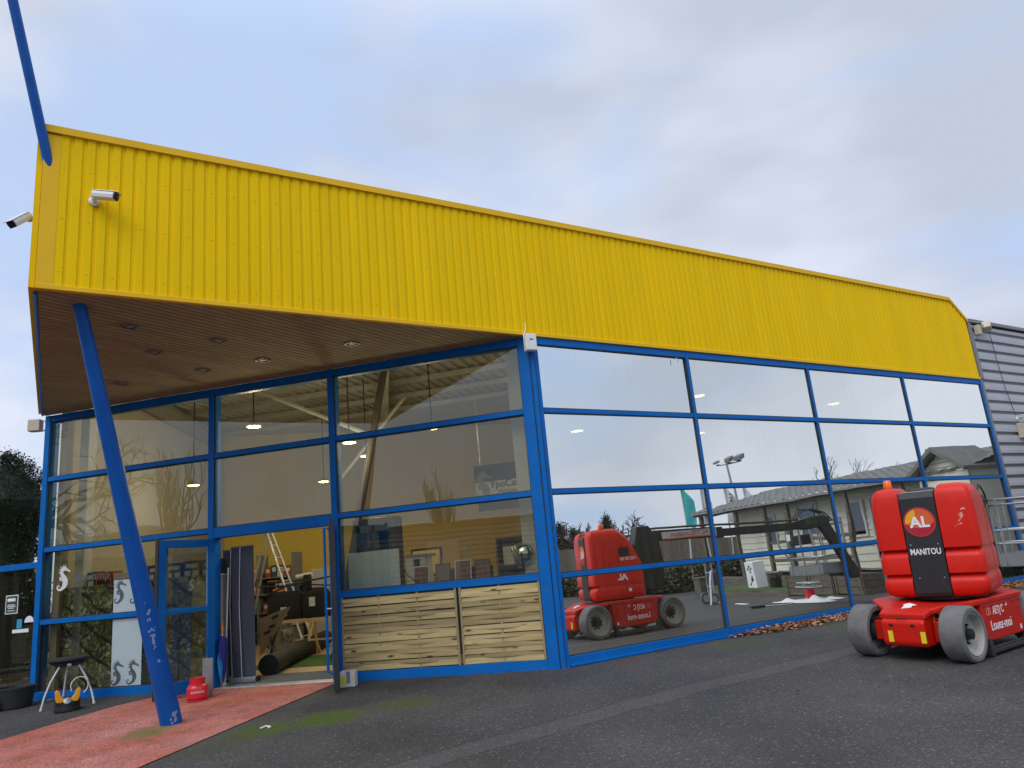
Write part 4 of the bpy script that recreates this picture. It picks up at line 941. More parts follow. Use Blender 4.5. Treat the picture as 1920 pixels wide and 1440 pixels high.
    for z in (.33, .78, 1.23, 1.63):
        v = 8.17
        while v < 9.9:
            w = rs.uniform(.16, .3); h = rs.uniform(.2, .36); mt = rs.choice(mts)
            if abs(z - 1.23) < .01 and v > 8.95: mt = 'card_orange'
            if not (v < 9.1 < v + w):
                mb = MB(); mb.box(FL, (v, -7.5, z), (v + w - .02, -7.12, z + h), 0)
                mb.box(FL, (v + .02, -7.119, z + h * .45), (v + w - .05, -7.116, z + h * .8), 1)
                tag(mb.build('packed_goods', [M[mt], M['card_white' if mt != 'card_white' else 'card_blue']]), nm[mt] + ' packet on the ' + rowz[z] + ' back shelf behind the ladder', 'packet', 'packets on the back shelves')
                n += 1
            v += w
    mb = MB(); mb.box(FL, (7.0, -7.4, .013), (7.6, -7.1, 1.72)); tag(mb.build('grey_locker', M['steel_grey'], bevel=.02), 'plain grey cabinet by the mustard wall at the right of the doorway', 'cabinet')
    t = thing('black_shelf_unit', 'black shelf unit with cartons beside the slate banner', 'shelf', FL(6.9, -4.6, .013))
    mb = MB()
    for z in (.5, 1.0, 1.45): mb.box(FL, (6.75, -5.5, z), (7.6, -5.2, z + .03))
    for v in (6.72, 7.6): mb.box(FL, (v, -5.5, .013), (v + .03, -5.2, 1.5))
    mb.build('rack', M['ink'], t)
    for k, (v, z, w, h, mt, lb) in enumerate(((6.8, .531, .3, .36, 'card_white', 'white carton low on the black shelf unit'), (7.15, .531, .3, .3, 'card', 'tan carton low on the black shelf unit'), (6.85, 1.031, .3, .34, 'card_blue', 'dark carton in the middle of the black shelf unit'), (7.2, 1.031, .3, .3, 'card_orange', 'orange bundle on the black shelf unit'))):
        mb = MB(); mb.box(FL, (v, -5.48, z), (v + w, -5.22, z + h)); tag(mb.build('carton', M[mt], bevel=.005), lb, 'box', 'cartons on the black shelf unit')
doorway()

# ------------------------------------------------------------------ things on and in front of the shop
def slanted_pole():
    b = Vector((-4.273, 9.122, -.065)); d = Vector((-.0770, -.3415, 1.0)); e = b + d * 10.5
    t = thing('slanted_pole', 'long blue steel pole leaning out through the canopy and the yellow corner', 'pole', (b.x, b.y, gz(b.x, b.y)))
    pts = [b + d * (10.5 * k / 14) for k in range(15)]
    rad = lambda h: max(.050, .120 - .0115 * h)
    mb = MB(); mb.tube(pts, [rad(10.5 * k / 14) for k in range(15)], 28); mb.build('shaft', M['blue_pole'], t, smooth=40)
    mb = MB(); rs = random.Random(2)          # patches where the paint has flaked off, low on the pole
    v = Vector((.30, -.95, 0)).normalized(); s = d.normalized().cross(v).normalized(); v = s.cross(d.normalized())
    def flake(h, an, r):
        c = b + d * h; n = 7; pts = []
        for k in range(n):
            q = 2 * math.pi * k / n; rr = r * rs.uniform(.5, 1.2); a2 = an + rr * math.cos(q) / .11
            pts.append(c + d * (rr * 1.3 * math.sin(q)) + (v * math.cos(a2) + s * math.sin(a2)) * (rad(h + rr * 1.3 * math.sin(q)) + .0012))
        mb.add(pts, [tuple(range(n))])
    for k in range(24): flake(rs.gauss(1.08, .14), rs.gauss(.25, .16), rs.uniform(.006, .024))
    for k in range(9): flake(rs.uniform(.05, .2), rs.gauss(.55, .2), rs.uniform(.008, .022))
    mb.build('paint_specks', pm('bare_primer', (.22, .33, .5), .6), t, recalc=False)
    return
slanted_pole()

def bullet_camera(lab, base, nrm, aim, drop=.0):
    base = Vector(base); nrm = nrm.normalized(); aim = aim.normalized()
    t = thing('security_camera', lab, 'security camera', base, 0, 'security cameras')
    mb = MB(); mb.lathe(base, nrm, [(.055, 0), (.055, .012), (.035, .025)], 20); mb.lathe(base, nrm, [(.018, .02), (.018, .09)], 12)
    k = base + nrm * .09; mb.ball(k, .032, 12); mb.tube([k, k + aim * .05 + Z * .01], .018, 10); mb.build('bracket', M['white_metal'], t, smooth=40)
    s = aim.cross(Z).normalized(); u = s.cross(aim); c = k + aim * .03 + u * .035
    F = lambda x, y, z: c + s * x + aim * y + u * z
    mb = MB(); prof = [(-.04, -.04), (.04, -.04), (.05, .0), (.045, .035), (-.045, .035), (-.05, 0)]
    mb.prism(lambda p, q, z: F(p, z, q), prof, -.05, .19); mb.build('housing', M['white_metal'], t, bevel=.008)
    mb = MB(); mb.prism(lambda p, q, z: F(p, z, q), [(-.052, .036), (.052, .036), (.048, .044), (-.048, .044)], -.04, .235); mb.build('sun_hood', M['white_metal'], t, bevel=.003)
    mb = MB(); mb.prism(lambda p, q, z: F(p, z, q), [(x * .96, y * .96) for x, y in prof], .1905, .205); mb.lathe(F(0, .205, 0), aim, [(.028, 0), (.028, .008), (.015, .01)], 16); mb.build('lens_plate', M['ink'], t)
    return t
bullet_camera('white security camera on the yellow cladding pointing right', FR(-5.56, .036, 5.60), nR, dR * .85 + nR * .5 - Z * .18)
bullet_camera('white security camera sticking out left of the yellow corner pointing down', FR(UF + .0, -.12, 5.36), -dR, -dR * .6 + nR * .45 - Z * .75)

def small_boxes():
    t = thing('sensor_box', 'white sensor box with a thin lead at the top of the blue corner post', 'sensor', FR(-.06, .06, 4.4))
    F = local(FR(-.095, .12, 4.4), AR - R_(10)); mb = MB(); mb.box(F, (-.085, -.05, -.125), (.085, .05, .125)); mb.build('case', M['white_metal'], t, bevel=.015)
    mb = MB(); mb.box(F, (-.025, -.0535, .03), (.03, -.0505, .045)); mb.build('label_plate', M['ink'], t)
    mb = MB(); mb.tube([FR(-.17, .1, 4.4), FR(-.18, .09, 4.52), FR(-.11, .06, 4.62), FR(-.10, .045, 4.72)], .006, 6); mb.build('lead', M['pvc'], t, smooth=60)
    mb = MB(); mb.box(FR, (-.10, .03, 4.3), (.0, .065, 4.5)); mb.build('bracket', M['grey_metal'], t)
    t = thing('sensor_box', 'cream sensor box on a bracket at the upper left end of the glazing', 'sensor', FL(8.62, .02, 4.36))
    F = local(FL(8.72, .02, 4.40), AL - math.pi + R_(18)); mb = MB(); mb.box(F, (-.10, -.07, -.10), (.10, .07, .105)); mb.build('case', M['cream'], t, bevel=.015)
    mb = MB(); mb.tube([F(.09, 0, .09), F(.15, .02, .08), F(.16, .03, -.05), F(.12, .03, -.1)], .012, 6); mb.build('bracket', M['white_metal'], t, smooth=50)
    mb = MB(); mb.tube([FR(2.80, .052, 4.40), FR(2.80, .06, 4.34), FR(2.815, .06, 4.32)], .006, 6); tag(mb.build('hook', M['galv']), 'tiny metal hook under the top rail of the first reflective pane', 'hook')
small_boxes()

def fence_panels():
    rot = AL - math.pi
    for (a, b, lab, cols) in ((1.40, 3.138, 'left wooden slat panel in front of the glazing, wider of the two', 3), (.213, 1.36, 'right wooden slat panel against the corner post, narrower of the two', 2)):
        t = thing('wooden_slat_panel', lab, 'fence panel', FL(b, .08, .055), rot, 'wooden slat panels')
        rs = random.Random(int(a * 100)); nrow = 16; H0, H1 = .125, 1.112; h = (H1 - H0) / nrow; mb = MB()
        w = (b - a) / cols
        for r in range(nrow):
            z = H0 + r * h; jz = rs.uniform(-.006, .006)
            off = -.010 if r % 2 else .010
            rot_ = rs.uniform(-.004, .004)
            hh = h * (rs.uniform(1.06, 1.2) if r % 2 == 0 else rs.uniform(.78, .9))
            n = 10; vs_ = []; x0, x1 = a + .03, b - .03
            for k in range(n + 1):
                q = k / n; v = x0 + (x1 - x0) * q
                dd = .014 + off * math.cos(math.pi * cols * q) + rs.uniform(-.001, .001)
                zz = z + jz + rot_ * (q - .5) * 2
                vs_ += [FL(v, dd, zz), FL(v, dd + .011, zz), FL(v, dd + .011, zz + hh), FL(v, dd, zz + hh)]
            fs = [(4 * k + i, 4 * k + (i + 1) % 4, 4 * k + 4 + (i + 1) % 4, 4 * k + 4 + i) for k in range(n) for i in range(4)] + [(3, 2, 1, 0), tuple(4 * n + i for i in range(4))]
            mb.add(vs_, fs)
        mb.build('slats', M['fence_wood'], t)
        for c in range(1, cols):
            mb = MB(); v = a + w * c; mb.box(FL, (v - .014, .0165, .12), (v + .014, .0215, 1.118)); mb.build('batten', M['fence_batten'], t)
        for v in (a, b - .03):
            mb = MB(); mb.box(FL, (v, -.006, .118), (v + .03, .032, 1.122)); mb.build('post', M['fence_batten'], t, bevel=.003)
        mb = MB(); mb.box(FL, (a + .031, -.008, .12), (b - .031, -.003, 1.12)); mb.build('back_sheet', M['old_wood'], t)
fence_panels()

def gas_bottle():
    p = FL(4.86, .86, 0); o = G(p.x, p.y, .012); t = thing('gas_bottle', 'squat red gas bottle on the red path beside the open door leaf', 'gas bottle', o)
    mb = MB(); prof = [(.125, .026), (.134, .032), (.136, .045), (.136, .15), (.130, .18), (.108, .205), (.06, .22)]; mb.lathe(o, Z, prof, 32); mb.build('tank', M['gas_red'], t, smooth=50)
    mb = MB(); mb.lathe(o, Z, [(.118, 0.0), (.132, .0), (.132, .020), (.118, .020)], 32, closed=True); mb.build('foot_ring', M['gas_red'], t, smooth=30)
    mb = MB(); n = 32; r0, r1 = .105, .112; vs_ = []; fs = []
    ring = []
    for k in range(n + 1):
        q = 2 * math.pi * k / n; ring.append((math.cos(q), math.sin(q)))
    mb.lathe(o, Z, [(.088, .205), (.098, .205), (.098, .275), (.101, .288), (.093, .288), (.090, .275), (.086, .215)], 32, closed=True); mb.build('collar', M['gas_red'], t, smooth=30)
    mb = MB(); mb.lathe(o, Z, [(.03, .215), (.03, .25), (.02, .27)], 12); mb.build('valve', M['galv'], t, smooth=40)
    vdir = (Vector((0, 0, 0)) - o); vdir.z = 0; vdir.normalize(); s = Vector((-vdir.y, vdir.x, 0))
    def F(x, y, q):
        a = x / .137; return o + (vdir * math.cos(a) + s * math.sin(a)) * (.1365 + q) + Z * (.115 + y)
    writing('lettering', 'CLAIRGAZ', F, .038, M['white'], t, depth=.002)
    mb = MB(); F = local(G(FL(4.86, .62, 0).x, FL(4.86, .62, 0).y, .01), AL - math.pi); mb.box(F, (-.10, -.01, .005), (.06, .01, .50)); tag(mb.build('grey_board', M['grey_metal'], bevel=.003), 'small grey board standing behind the red gas bottle', 'board')
gas_bottle()

def grill():
    p = FL(7.20, .62, 0); o = G(p.x, p.y); t = thing('barbecue', 'small portable barbecue with a black lid pan on curved white legs', 'barbecue', o)
    c = o + Z * .62
    mb = MB(); mb.lathe(c, Z, [(.03, -.09), (.15, -.075), (.235, -.03), (.25, .0)], 32); mb.build('bowl', pm('navy_enamel', (.012, .016, .04), .3), t, smooth=50)
    mb = MB(); mb.lathe(c, Z, [(.255, .001), (.268, .012), (.262, .035), (.2, .05), (.02, .055)], 32); mb.build('pan', M['black_matte'], t, smooth=40)
    vd = Vector((-o.x, -o.y, 0)).normalized()
    mb = MB(); mb.lathe(c + vd * .20 - Z * .05, vd, [(.028, 0), (.028, .03), (.01, .035)], 14); mb.build('knob', M['galv'], t, smooth=40)
    side = Vector((-vd.y, vd.x, 0))
    for (sx, sy, fx, fy) in ((-.12, .12, -.33, .22), (.12, .12, .32, .10), (.02, -.1, .06, -.26)):
        a = c + side * -sx + vd * sy - Z * .07; e = o + side * -fx + vd * fy; e.z = gz(e.x, e.y) + .012
        m1 = a.lerp(e, .35) + side * -sx * .25; m2 = a.lerp(e, .7) + side * -sx * .22
        mb = MB(); mb.tube([a, m1, m2, e], .013, 8); mb.tube([e + Z * .01, e - Z * .012], .02, 8); mb.build('leg', M['white_metal'], t, smooth=50)
    mb = MB(); pts = []
    for k in range(10):
        q = R_(-60 + k * 30); pts.append(o + side * (.14 + .11 * math.cos(q) * 1.0) + vd * .2 + Z * (.27 + .12 * math.sin(q)))
    mb.tube(pts, .009, 6); mb.build('hose', M['pvc'], t, smooth=60)
    # small stove in its black and yellow case
    p = FL(6.83, 1.0, 0); o = G(p.x, p.y); t = thing('camping_stove_case', 'round black case with two bright yellow clips under the barbecue', 'case', o)
    mb = MB(); mb.lathe(o, Z, [(.15, 0), (.165, .01), (.165, .05), (.158, .055), (.16, .14), (.14, .165), (.09, .185), (.02, .19)], 28); mb.build('case_body', M['black_plastic'], t, smooth=35)
    vd = Vector((-o.x, -o.y, 0)).normalized(); side = Vector((-vd.y, vd.x, 0))
    for s in (-1, 1):
        F = lambda x, y, z: o + side * (s * (.10 + x)) + vd * (.10 + y) + Z * z
        mb = MB(); mb.prism(lambda a, b, q: F(a, q, b), [(-.055, .12), (.03, .13), (.045, .19), (.055, .27), (.03, .30), (-.005, .265), (-.02, .21), (-.06, .17)], -.035, .045); mb.build('clip', M['orange_y'], t, bevel=.008)
    mb = MB(); mb.lathe(o + vd * .13 + Z * .13, (vd + Z * .8), [(.045, 0), (.05, .03), (.03, .04)], 16); mb.build('knob', M['grey_metal'], t, smooth=40)
M['orange_y'] = pm('amber_plastic', (.82, .36, .008), .4, var=.06)
grill()

def left_bits():
    # black plant tub
    p = FL(8.22, .55, 0); o = G(p.x, p.y); t = thing('plant_tub', 'round black plastic tub at the left foot of the glazing', 'tub', o)
    mb = MB(); mb.lathe(o, Z, [(.20, 0), (.215, .01), (.265, .27), (.275, .272), (.275, .30), (.255, .30), (.24, .2), (.19, .03)], 32); mb.build('tub', M['bin'], t, smooth=40)
    mb = MB(); mb.lathe(o, Z, [(.225, .17), (.2, .215), (.01, .235)], 20); mb.build('soil', pm('dark_soil', (.03, .022, .016), .95, var=.4, bump=.8), t, smooth=60)
    # rounded black thing cut by the left edge
    p = FL(8.42, .93, 0); o = G(p.x, p.y); t = thing('black_pot', 'low rounded black pot beside the plant tub', 'pot', o)
    mb = MB(); mb.lathe(o, Z, [(.12, 0), (.2, .04), (.22, .1), (.19, .16), (.15, .165), (.14, .1)], 28); mb.build('bowl', M['black_plastic'], t, smooth=50)
    mb = MB(); mb.lathe(o, Z, [(.2, .155), (.205, .17), (.16, .175)], 28); mb.build('rim', M['bin'], t, smooth=40)
    # packet by the right door leaf
    p = FL(2.84, .44, 0); o = G(p.x, p.y); t = thing('carton', 'small white and yellow printed carton on the ground by the right door leaf', 'box', o, AL - math.pi + .2)
    F = local(o, AL - math.pi + .2); mb = MB(); mb.box(F, (-.11, -.07, .002), (.09, .09, .20)); mb.build('box_body', M['card_white'], t, bevel=.006)
    mb = MB(); mb.prism(lambda a, b, q: F(a, -q, b), [(-.10, .03), (-.03, .04), (-.02, .12), (-.06, .15), (-.10, .11)], .0705, .0725); mb.build('print', M['ylabel'], t); mb = MB(); mb.prism(lambda a, b, q: F(a, -q, b), [(.05, .12), (.085, .13), (.08, .05)], .0705, .0725); mb.build('print', M['ylabel'], t)
    mb = MB(); mb.box(F, (-.02, -.0725, .05), (.03, -.0705, .2)); mb.build('printed_panel', M['grey_metal'], t)
    # lower glazed screen beyond the left end
    t = thing('glazed_screen', 'low blue framed glass screen with posters beyond the left end of the shop', 'screen', FL(9.6, -.05, 0))
    mb = MB(); mb.box(FL, (8.51, -.08, .08), (11.6, .0, .17)); mb.box(FL, (8.51, -.08, 2.02), (11.6, .0, 2.115)); mb.box(FL, (11.6, -.1, .0), (11.7, .02, 2.115)); mb.build('rail', M['blue'], t, bevel=.004)
    mb = MB(); mb.box(FL, (8.512, -.045, .172), (11.598, -.035, 2.018)); mb.build('pane', M['glassL'], t)
    mb = MB(); mb.box(FL, (8.90, -.032, 1.335), (9.15, -.029, 1.63), 1); mb.box(FL, (8.915, -.0285, 1.35), (9.135, -.026, 1.615), 0)
    for z, h, a, b in ((1.53, .05, 8.95, 9.11), (1.47, .012, 8.96, 9.1), (1.445, .012, 8.94, 9.11), (1.42, .012, 8.97, 9.09), (1.38, .01, 8.95, 9.1)): mb.box(FL, (a, -.0255, z), (b, -.0235, z + h), 1)
    mb.build('poster', [M['poster'], M['white']], t)
    mb = MB(); mb.box(FL, (8.80, -.032, 1.10), (8.90, -.029, 1.24)); mb.build('blue_sticker', M['cyan_st'], t)
    mb = MB(); mb.prism(lambda a, b, q: FL(a, q, b), [(8.66 + .09 * math.cos(q), 1.18 + .10 * math.sin(q)) for q in [math.pi * k / 12 for k in range(13)]], -.032, -.029); mb.build('round_sticker', M['white'], t)
    mb = MB(); mb.box(FL, (8.66, -.032, 1.03), (8.98, -.029, 1.085)); mb.build('white_label', M['white'], t)
    # green mesh fence behind the screen
    t = thing('mesh_fence', 'dark green wire mesh fence standing behind the low glass screen', 'fence', FL(10, -.5, 0))
    for v in (8.72, 11.2):
        mb = MB(); mb.box(FL, (v - .03, -.43, 0), (v + .03, -.37, 1.50)); mb.build('post', M['mesh_green'], t)
    mb = MB()
    for k in range(16): mb.box(FL, (8.76, -.402, .05 + k * .095), (11.16, -.398, .055 + k * .095))
    for k in range(48): mb.box(FL, (8.78 + k * .05, -.405, .05), (8.784 + k * .05, -.4025, 1.49))
    mb.build('mesh', M['mesh_green'], t)
    mb = MB(); rs = random.Random(3)
    q = [FL(8.55, -.15, .0), FL(14, -.15, 0), FL(15, -9, 0), FL(10.6, -9, 0)]
    mb.prism(lambda a, b, t_: W(a, b, t_), [(p.x, p.y) for p in q], .004, .03); tag(mb.build('lawn', pm('mossy_lawn', (.045, .055, .02), .95, var=.5, vs_=6, bump=.6)), kind='structure', label='mossy lawn behind the low glass screen')
left_bits()

def leaf(mb, p, s, rs, lift=0):
    a = rs.uniform(0, 6.28); tx, ty = rs.uniform(-.6, .6), rs.uniform(-.6, .6)
    X = Vector((math.cos(a), math.sin(a), tx * .6)); Y = Vector((-math.sin(a), math.cos(a), ty * .6))
    c = rs.uniform(.1, .5) * s
    mb.add([p - X * s, p - Y * s * .55 + Z * c * .4, p + X * s, p + Y * s * .55 + Z * c], [(0, 1, 2), (0, 2, 3)])
def litter():
    rs = random.Random(21); mb = MB()
    for k in range(5200):
        u = rs.uniform(3.0, 12.2); dens = min(1, max(.12, (u - 3.1) / .9))
        if rs.random() > dens: continue
        wd = .15 + .24 * min(1, max(0, (u - 3.1) / 1.5)) * (1 + .35 * math.sin(u * 2.3))
        d = .065 + abs(rs.gauss(0, .5)) * wd; h = max(0, .075 * (1 - d / .42)) * rs.random() * min(1, (u - 2.7))
        p = FR(u, d, 0); leaf(mb, G(p.x, p.y, .012 + h), rs.uniform(.022, .042), rs)
    for k in range(60):
        p = FL(rs.uniform(7.4, 8.6), .07 + abs(rs.gauss(0, .12)), 0); leaf(mb, G(p.x, p.y, .012), rs.uniform(.02, .035), rs)
    for k in range(260):
        p = FL(rs.uniform(8.45, 9.6), .35 + abs(rs.gauss(0, .25)), 0); leaf(mb, G(p.x, p.y, .012 + rs.random() * .12), rs.uniform(.025, .045), rs)
    for k in range(420):
        p = FL(rs.uniform(8.6, 13), rs.uniform(-3.5, -.6), 0); leaf(mb, W(p.x, p.y, .045), rs.uniform(.03, .05), rs)
    for k in range(40):
        p = FL(rs.uniform(.2, 8), .06 + abs(rs.gauss(0, .05)), 0); leaf(mb, G(p.x, p.y, .014), rs.uniform(.008, .02), rs)
    tag(mb.build('leaf_litter', M['dryleaf'], recalc=False), kind='stuff', label='drift of dry brown leaves along the foot of the glazing')
    loose = [(1.30, .10, .05, 'dry leaf curled against the blue sill near the corner post'), (-.25, 3.45, .035, 'single dry leaf lying on the asphalt in the middle of the yard'),
             (2.25, .12, .03, 'pale scrap of leaf on the blue sill before the leaf drift'), (2.9, .13, .03, 'pale leaf scrap just before the leaf drift starts')]
    spots = [FR(1.50, .12, 0), Vector((2.45, 7.66, 0)), FR(2.55, .12, 0), FR(2.95, .13, 0)]
    for (a, b, s, lb), p in zip(loose, spots):
        mb = MB(); leaf(mb, G(p.x, p.y, .02), s, rs); leaf(mb, G(p.x + .01, p.y, .03), s * .7, rs); tag(mb.build('fallen_leaf', M['dryleaf'], recalc=False), lb, 'leaf', 'loose fallen leaves')
    p = Vector((-2.92, 8.34, 0)); mb = MB(); mb.tube([G(p.x - .05, p.y, .012), G(p.x - .01, p.y + .05, .02), G(p.x + .05, p.y + .03, .012), G(p.x + .04, p.y - .02, .014)], .008, 5); tag(mb.build('litter_scrap', M['white']), 'curl of white plastic litter on the mossy asphalt', 'litter')
litter()

# ------------------------------------------------------------------ grey metal building on the right
def warehouse():
    t = thing('metal_warehouse', 'grey metal clad hall with horizontal ribs adjoining the right end of the shop', 'building', FR(18, -4, 0))
    zs = []; z = .02
    mb = MB(); prof = []
    while z < 5.95:
        for dz, d in ((0, -.065), (.040, -.065), (.052, .012), (.135, .017), (.14, .010), (.220, .012), (.224, -.065)): prof.append((z + dz, d))
        z += .25
    prof = [p for p in prof if p[0] < 5.95]; n = len(prof)
    a = [FR(12.60, d - .02, zz) for zz, d in prof] + [FR(30, d - .02, zz) for zz, d in prof]
    mb.add(a, [(i, i + 1, n + i + 1, n + i) for i in range(n - 1)]); mb.build('ribbed_cladding', M['grey_clad'], t, recalc=False)
    mb = MB(); mb.box(FR, (12.6, -11, 0.0), (30, -.06, 5.93)); mb.build('wall', M['grey_trim'], t)
    mb = MB(); mb.box(FR, (12.46, -.10, 4.57), (12.597, .035, 5.99)); mb.box(FR, (12.475, -.1, 0), (12.597, .0, 4.568)); mb.build('corner_flashing', M['grey_trim'], t, bevel=.004)
    mb = MB(); mb.box(FR, (12.50, -.4, 5.955), (30, .05, 6.04)); mb.build('roof_edge', M['grey_trim'], t, bevel=.006)
    c = bullet_camera('round faced security camera on the grey wall above the alarm box', FR(13.72, .0, 3.64), nR, nR * .8 - dR * .35 - Z * .2)
    t = thing('alarm_box', 'cream alarm sounder with a red lens low on the grey wall', 'alarm', FR(13.75, .0, 3.25))
    F = lambda x, y, z: FR(13.62 + x, y - .006, 3.17 + z)
    mb = MB(); mb.box(F, (0, 0, 0), (.05, .10, .36)); mb.prism(lambda a, b, q: F(q, a, b), [(.0, .06), (.10, .06), (.12, .12), (.12, .33), (.08, .36), (0, .36)], .051, .22); mb.build('case', M['cream'], t, bevel=.008)
    mb = MB(); mb.box(F, (.055, .005, -.005), (.215, .115, .058)); mb.build('red_lens', pm('red_lens', (.3, .02, .02), .3), t, bevel=.008)
    t = thing('floodlight', 'aged cream floodlight and sensor under the edge of the grey roof', 'floodlight', FR(12.95, .0, 5.85))
    F = local(FR(13.05, .16, 5.86), AR + .4); mb = MB(); mb.prism(lambda a, b, q: F(a, q, b), [(-.15, -.05), (.0, -.14), (.19, -.02), (.14, .11), (-.03, .12)], -.09, .09); mb.build('head', M['cream'], t, bevel=.02)
    F = local(FR(12.80, .07, 5.78), AR); mb = MB(); mb.box(F, (-.08, -.06, -.14), (.06, .06, .1)); mb.build('sensor', M['cream'], t, bevel=.015)
    mb = MB(); mb.box(FR, (12.84, -.005, 5.80), (12.96, .16, 5.88)); mb.build('bracket', M['galv'], t)
    mb = MB(); mb.tube([FR(13.42, .02, 5.95), FR(13.45, .02, 5.0), FR(13.5, .02, 4.4), FR(13.66, .02, 3.72)], .007, 5); tag(mb.build('hanging_cable', M['cable_black']), 'thin black cable running down the grey ribbed wall to the camera', 'cable')
warehouse()

# ------------------------------------------------------------------ the red boom lift
def boom_lift():
    th = .629; A0 = Vector((4.294, 8.982, 0)); A0.z = gz(A0.x, A0.y)
    e = Vector((math.cos(th), math.sin(th), .0018)); s = Vector((math.sin(th), -math.cos(th), -.0275)); hv = s.cross(e).normalized() * 1.0
    if hv.z < 0: hv = -hv
    LF = lambda a, l, h: A0 + e * a + s * l + hv * h
    ps = R_(15); piv = (.83, .06)
    te = e * math.cos(ps) - s * math.sin(ps); ts = e * math.sin(ps) + s * math.cos(ps); po = LF(piv[0], piv[1], 0)
    TF = lambda a, l, h: po + te * a + ts * l + hv * h
    t = thing('boom_lift', 'red boom lift with a black centre panel and round AL emblem parked before the glazing', 'boom lift', A0, th)
    # chassis
    mb = MB()
    plan = [(-.24, -.24), (-.24, .28), (-.10, .30), (.06, .44), (.26, .60), (.36, .62), (1.36, .62), (1.46, .60), (1.62, .46), (1.8, .28), (1.8, -.24), (1.62, -.42), (1.46, -.58), (1.36, -.60), (.36, -.60), (.26, -.58), (.06, -.42), (-.10, -.26)]
    def deck(h): return [LF(a, l, h) for a, l in plan]
    top = []
    for (a, l) in plan:
        k = max(0, min(1, (.1 - a) / .34)); top.append(LF(a, l, .615 - .10 * k))
    botd = []
    for (a, l) in plan:
        k = max(0, min(1, (.1 - a) / .34)); botd.append(LF(a, l, .55 - .10 * k))
    mb.loft([botd, top]); c = mb.build('chassis', M['red_dirty'], t, bevel=.018, seg=3)
    mb = MB(); mb.prism(lambda a, b, q: LF(a, q, b), [(-.265, .20), (-.235, .16), (.2, .15), (.3, .56), (-.10, .56), (-.22, .47), (-.27, .42)], -.225, .265); mb.build('nose', M['red'], c, bevel=.03, seg=3)
    mb = MB(); mb.box(LF, (.36, -.595, .16), (1.36, -.55, .56)); mb.build('side_panel', M['red_dirty'], c, bevel=.015)
    mb = MB(); mb.box(LF, (.36, .55, .16), (1.36, .612, .56)); mb.build('side_panel', M['red_dirty'], c, bevel=.015)
    mb = MB(); mb.box(LF, (.32, -.54, .14), (1.42, .54, .54)); mb.build('tray', M['red_dirty'], c)
    mb = MB(); mb.box(LF, (-.09, -.40, .20), (.09, -.235, .42)); mb.box(LF, (-.09, .275, .20), (.09, .42, .42)); mb.box(LF, (-.02, -.42, .425), (.02, .44, .45)); mb.build('front_axle', M['red_dirty'], c, bevel=.012)
    mb = MB(); mb.box(LF, (1.62, -.42, .2), (1.80, .44, .42)); mb.build('rear_axle', M['red_dirty'], c, bevel=.012)
    mb = MB()
    for (l, z) in ((-.13, .27), (.235, .27)):
        mb = MB(); mb.box(LF, (-.2715, l - .02, z - .06), (-.2695, l + .035, z + .06)); mb.build('warning_label', M['ylabel'], c)
    mb = MB(); mb.box(lambda a, l, h: LF(a, l, h), (-.03, .2662, .40), (.03, .2682, .50)); mb.build('warning_label', M['ylabel'], c)
    mb = MB(); mb.prism(lambda a, b, q: LF(-.02 + b - .02, a, .585 + q + (b - .02) * .3), [(-.03, -.08), (.07, -.045), (.06, .0), (.10, .02), (.0, .07), (-.06, .03), (-.035, .01)], -.0, .003); mb.build('white_arrow', M['white'], c)
    for l in (-.10, .14):
        mb = MB(); mb.prism(lambda p, q, z: LF(-.2705 - z, l + p, .39 + q), [(.028 * math.cos(6.283 * k / 14), .016 * math.sin(6.283 * k / 14)) for k in range(14)], 0, .002); mb.build('lashing_slot', M['ink'], c)
    for sd in (-1, 1):
        l0 = .02 + sd * .25
        mb = MB(); mb.tube([LF(.02, l0, .47), LF(-.06, l0 + sd * .08, .50), LF(-.08, l0 + sd * .15, .42), LF(-.02, l0 + sd * .18, .33)], .011, 6); mb.build('hose', M['cable_black'], c, smooth=60)
        mb = MB(); mb.tube([LF(.05, l0, .40), LF(-.03, l0 + sd * .09, .43), LF(-.05, l0 + sd * .16, .34), LF(-.01, l0 + sd * .18, .27)], .009, 6); mb.build('hose', M['cable_black'], c, smooth=60)
        mb = MB(); l1 = .615 if sd > 0 else -.598
        for k in range(6): mb.lathe(LF(.42 + k * .178, l1, .525), s * sd, [(.011, -.002), (.011, .004), (.005, .006)], 6)
        mb.build('bolt', M['blade'], c)
    mb = MB(); mb.box(LF(0, 0, 0) and (lambda a, l, h: LF(a, l, h)), (-.2715, -.04, .455), (-.2695, .09, .468)); mb.build('number_plate', M['ink'], c)
    # pothole guards
    for sd in (-1, 1):
        mb = MB(); l0 = sd * .60
        mb.box(LF, (.40, l0 - .035, .035), (1.32, l0 + .035, .075)); mb.box(LF, (.34, l0 - .05, .02), (.40, l0 + .05, .20)); mb.box(LF, (1.32, l0 - .05, .02), (1.38, l0 + .05, .20)); mb.box(LF, (.401, l0 - .02, .0755), (1.319, l0 + .02, .10)); mb.build('pothole_guard', M['blade'], c, bevel=.006)
    # lettering on both flanks
    Fr = lambda x, y, q: LF(.80 + x, .6125 + q, .40 + y)
    Fl = lambda x, y, q: LF(.88 - x, -.5955 - q, .40 + y)
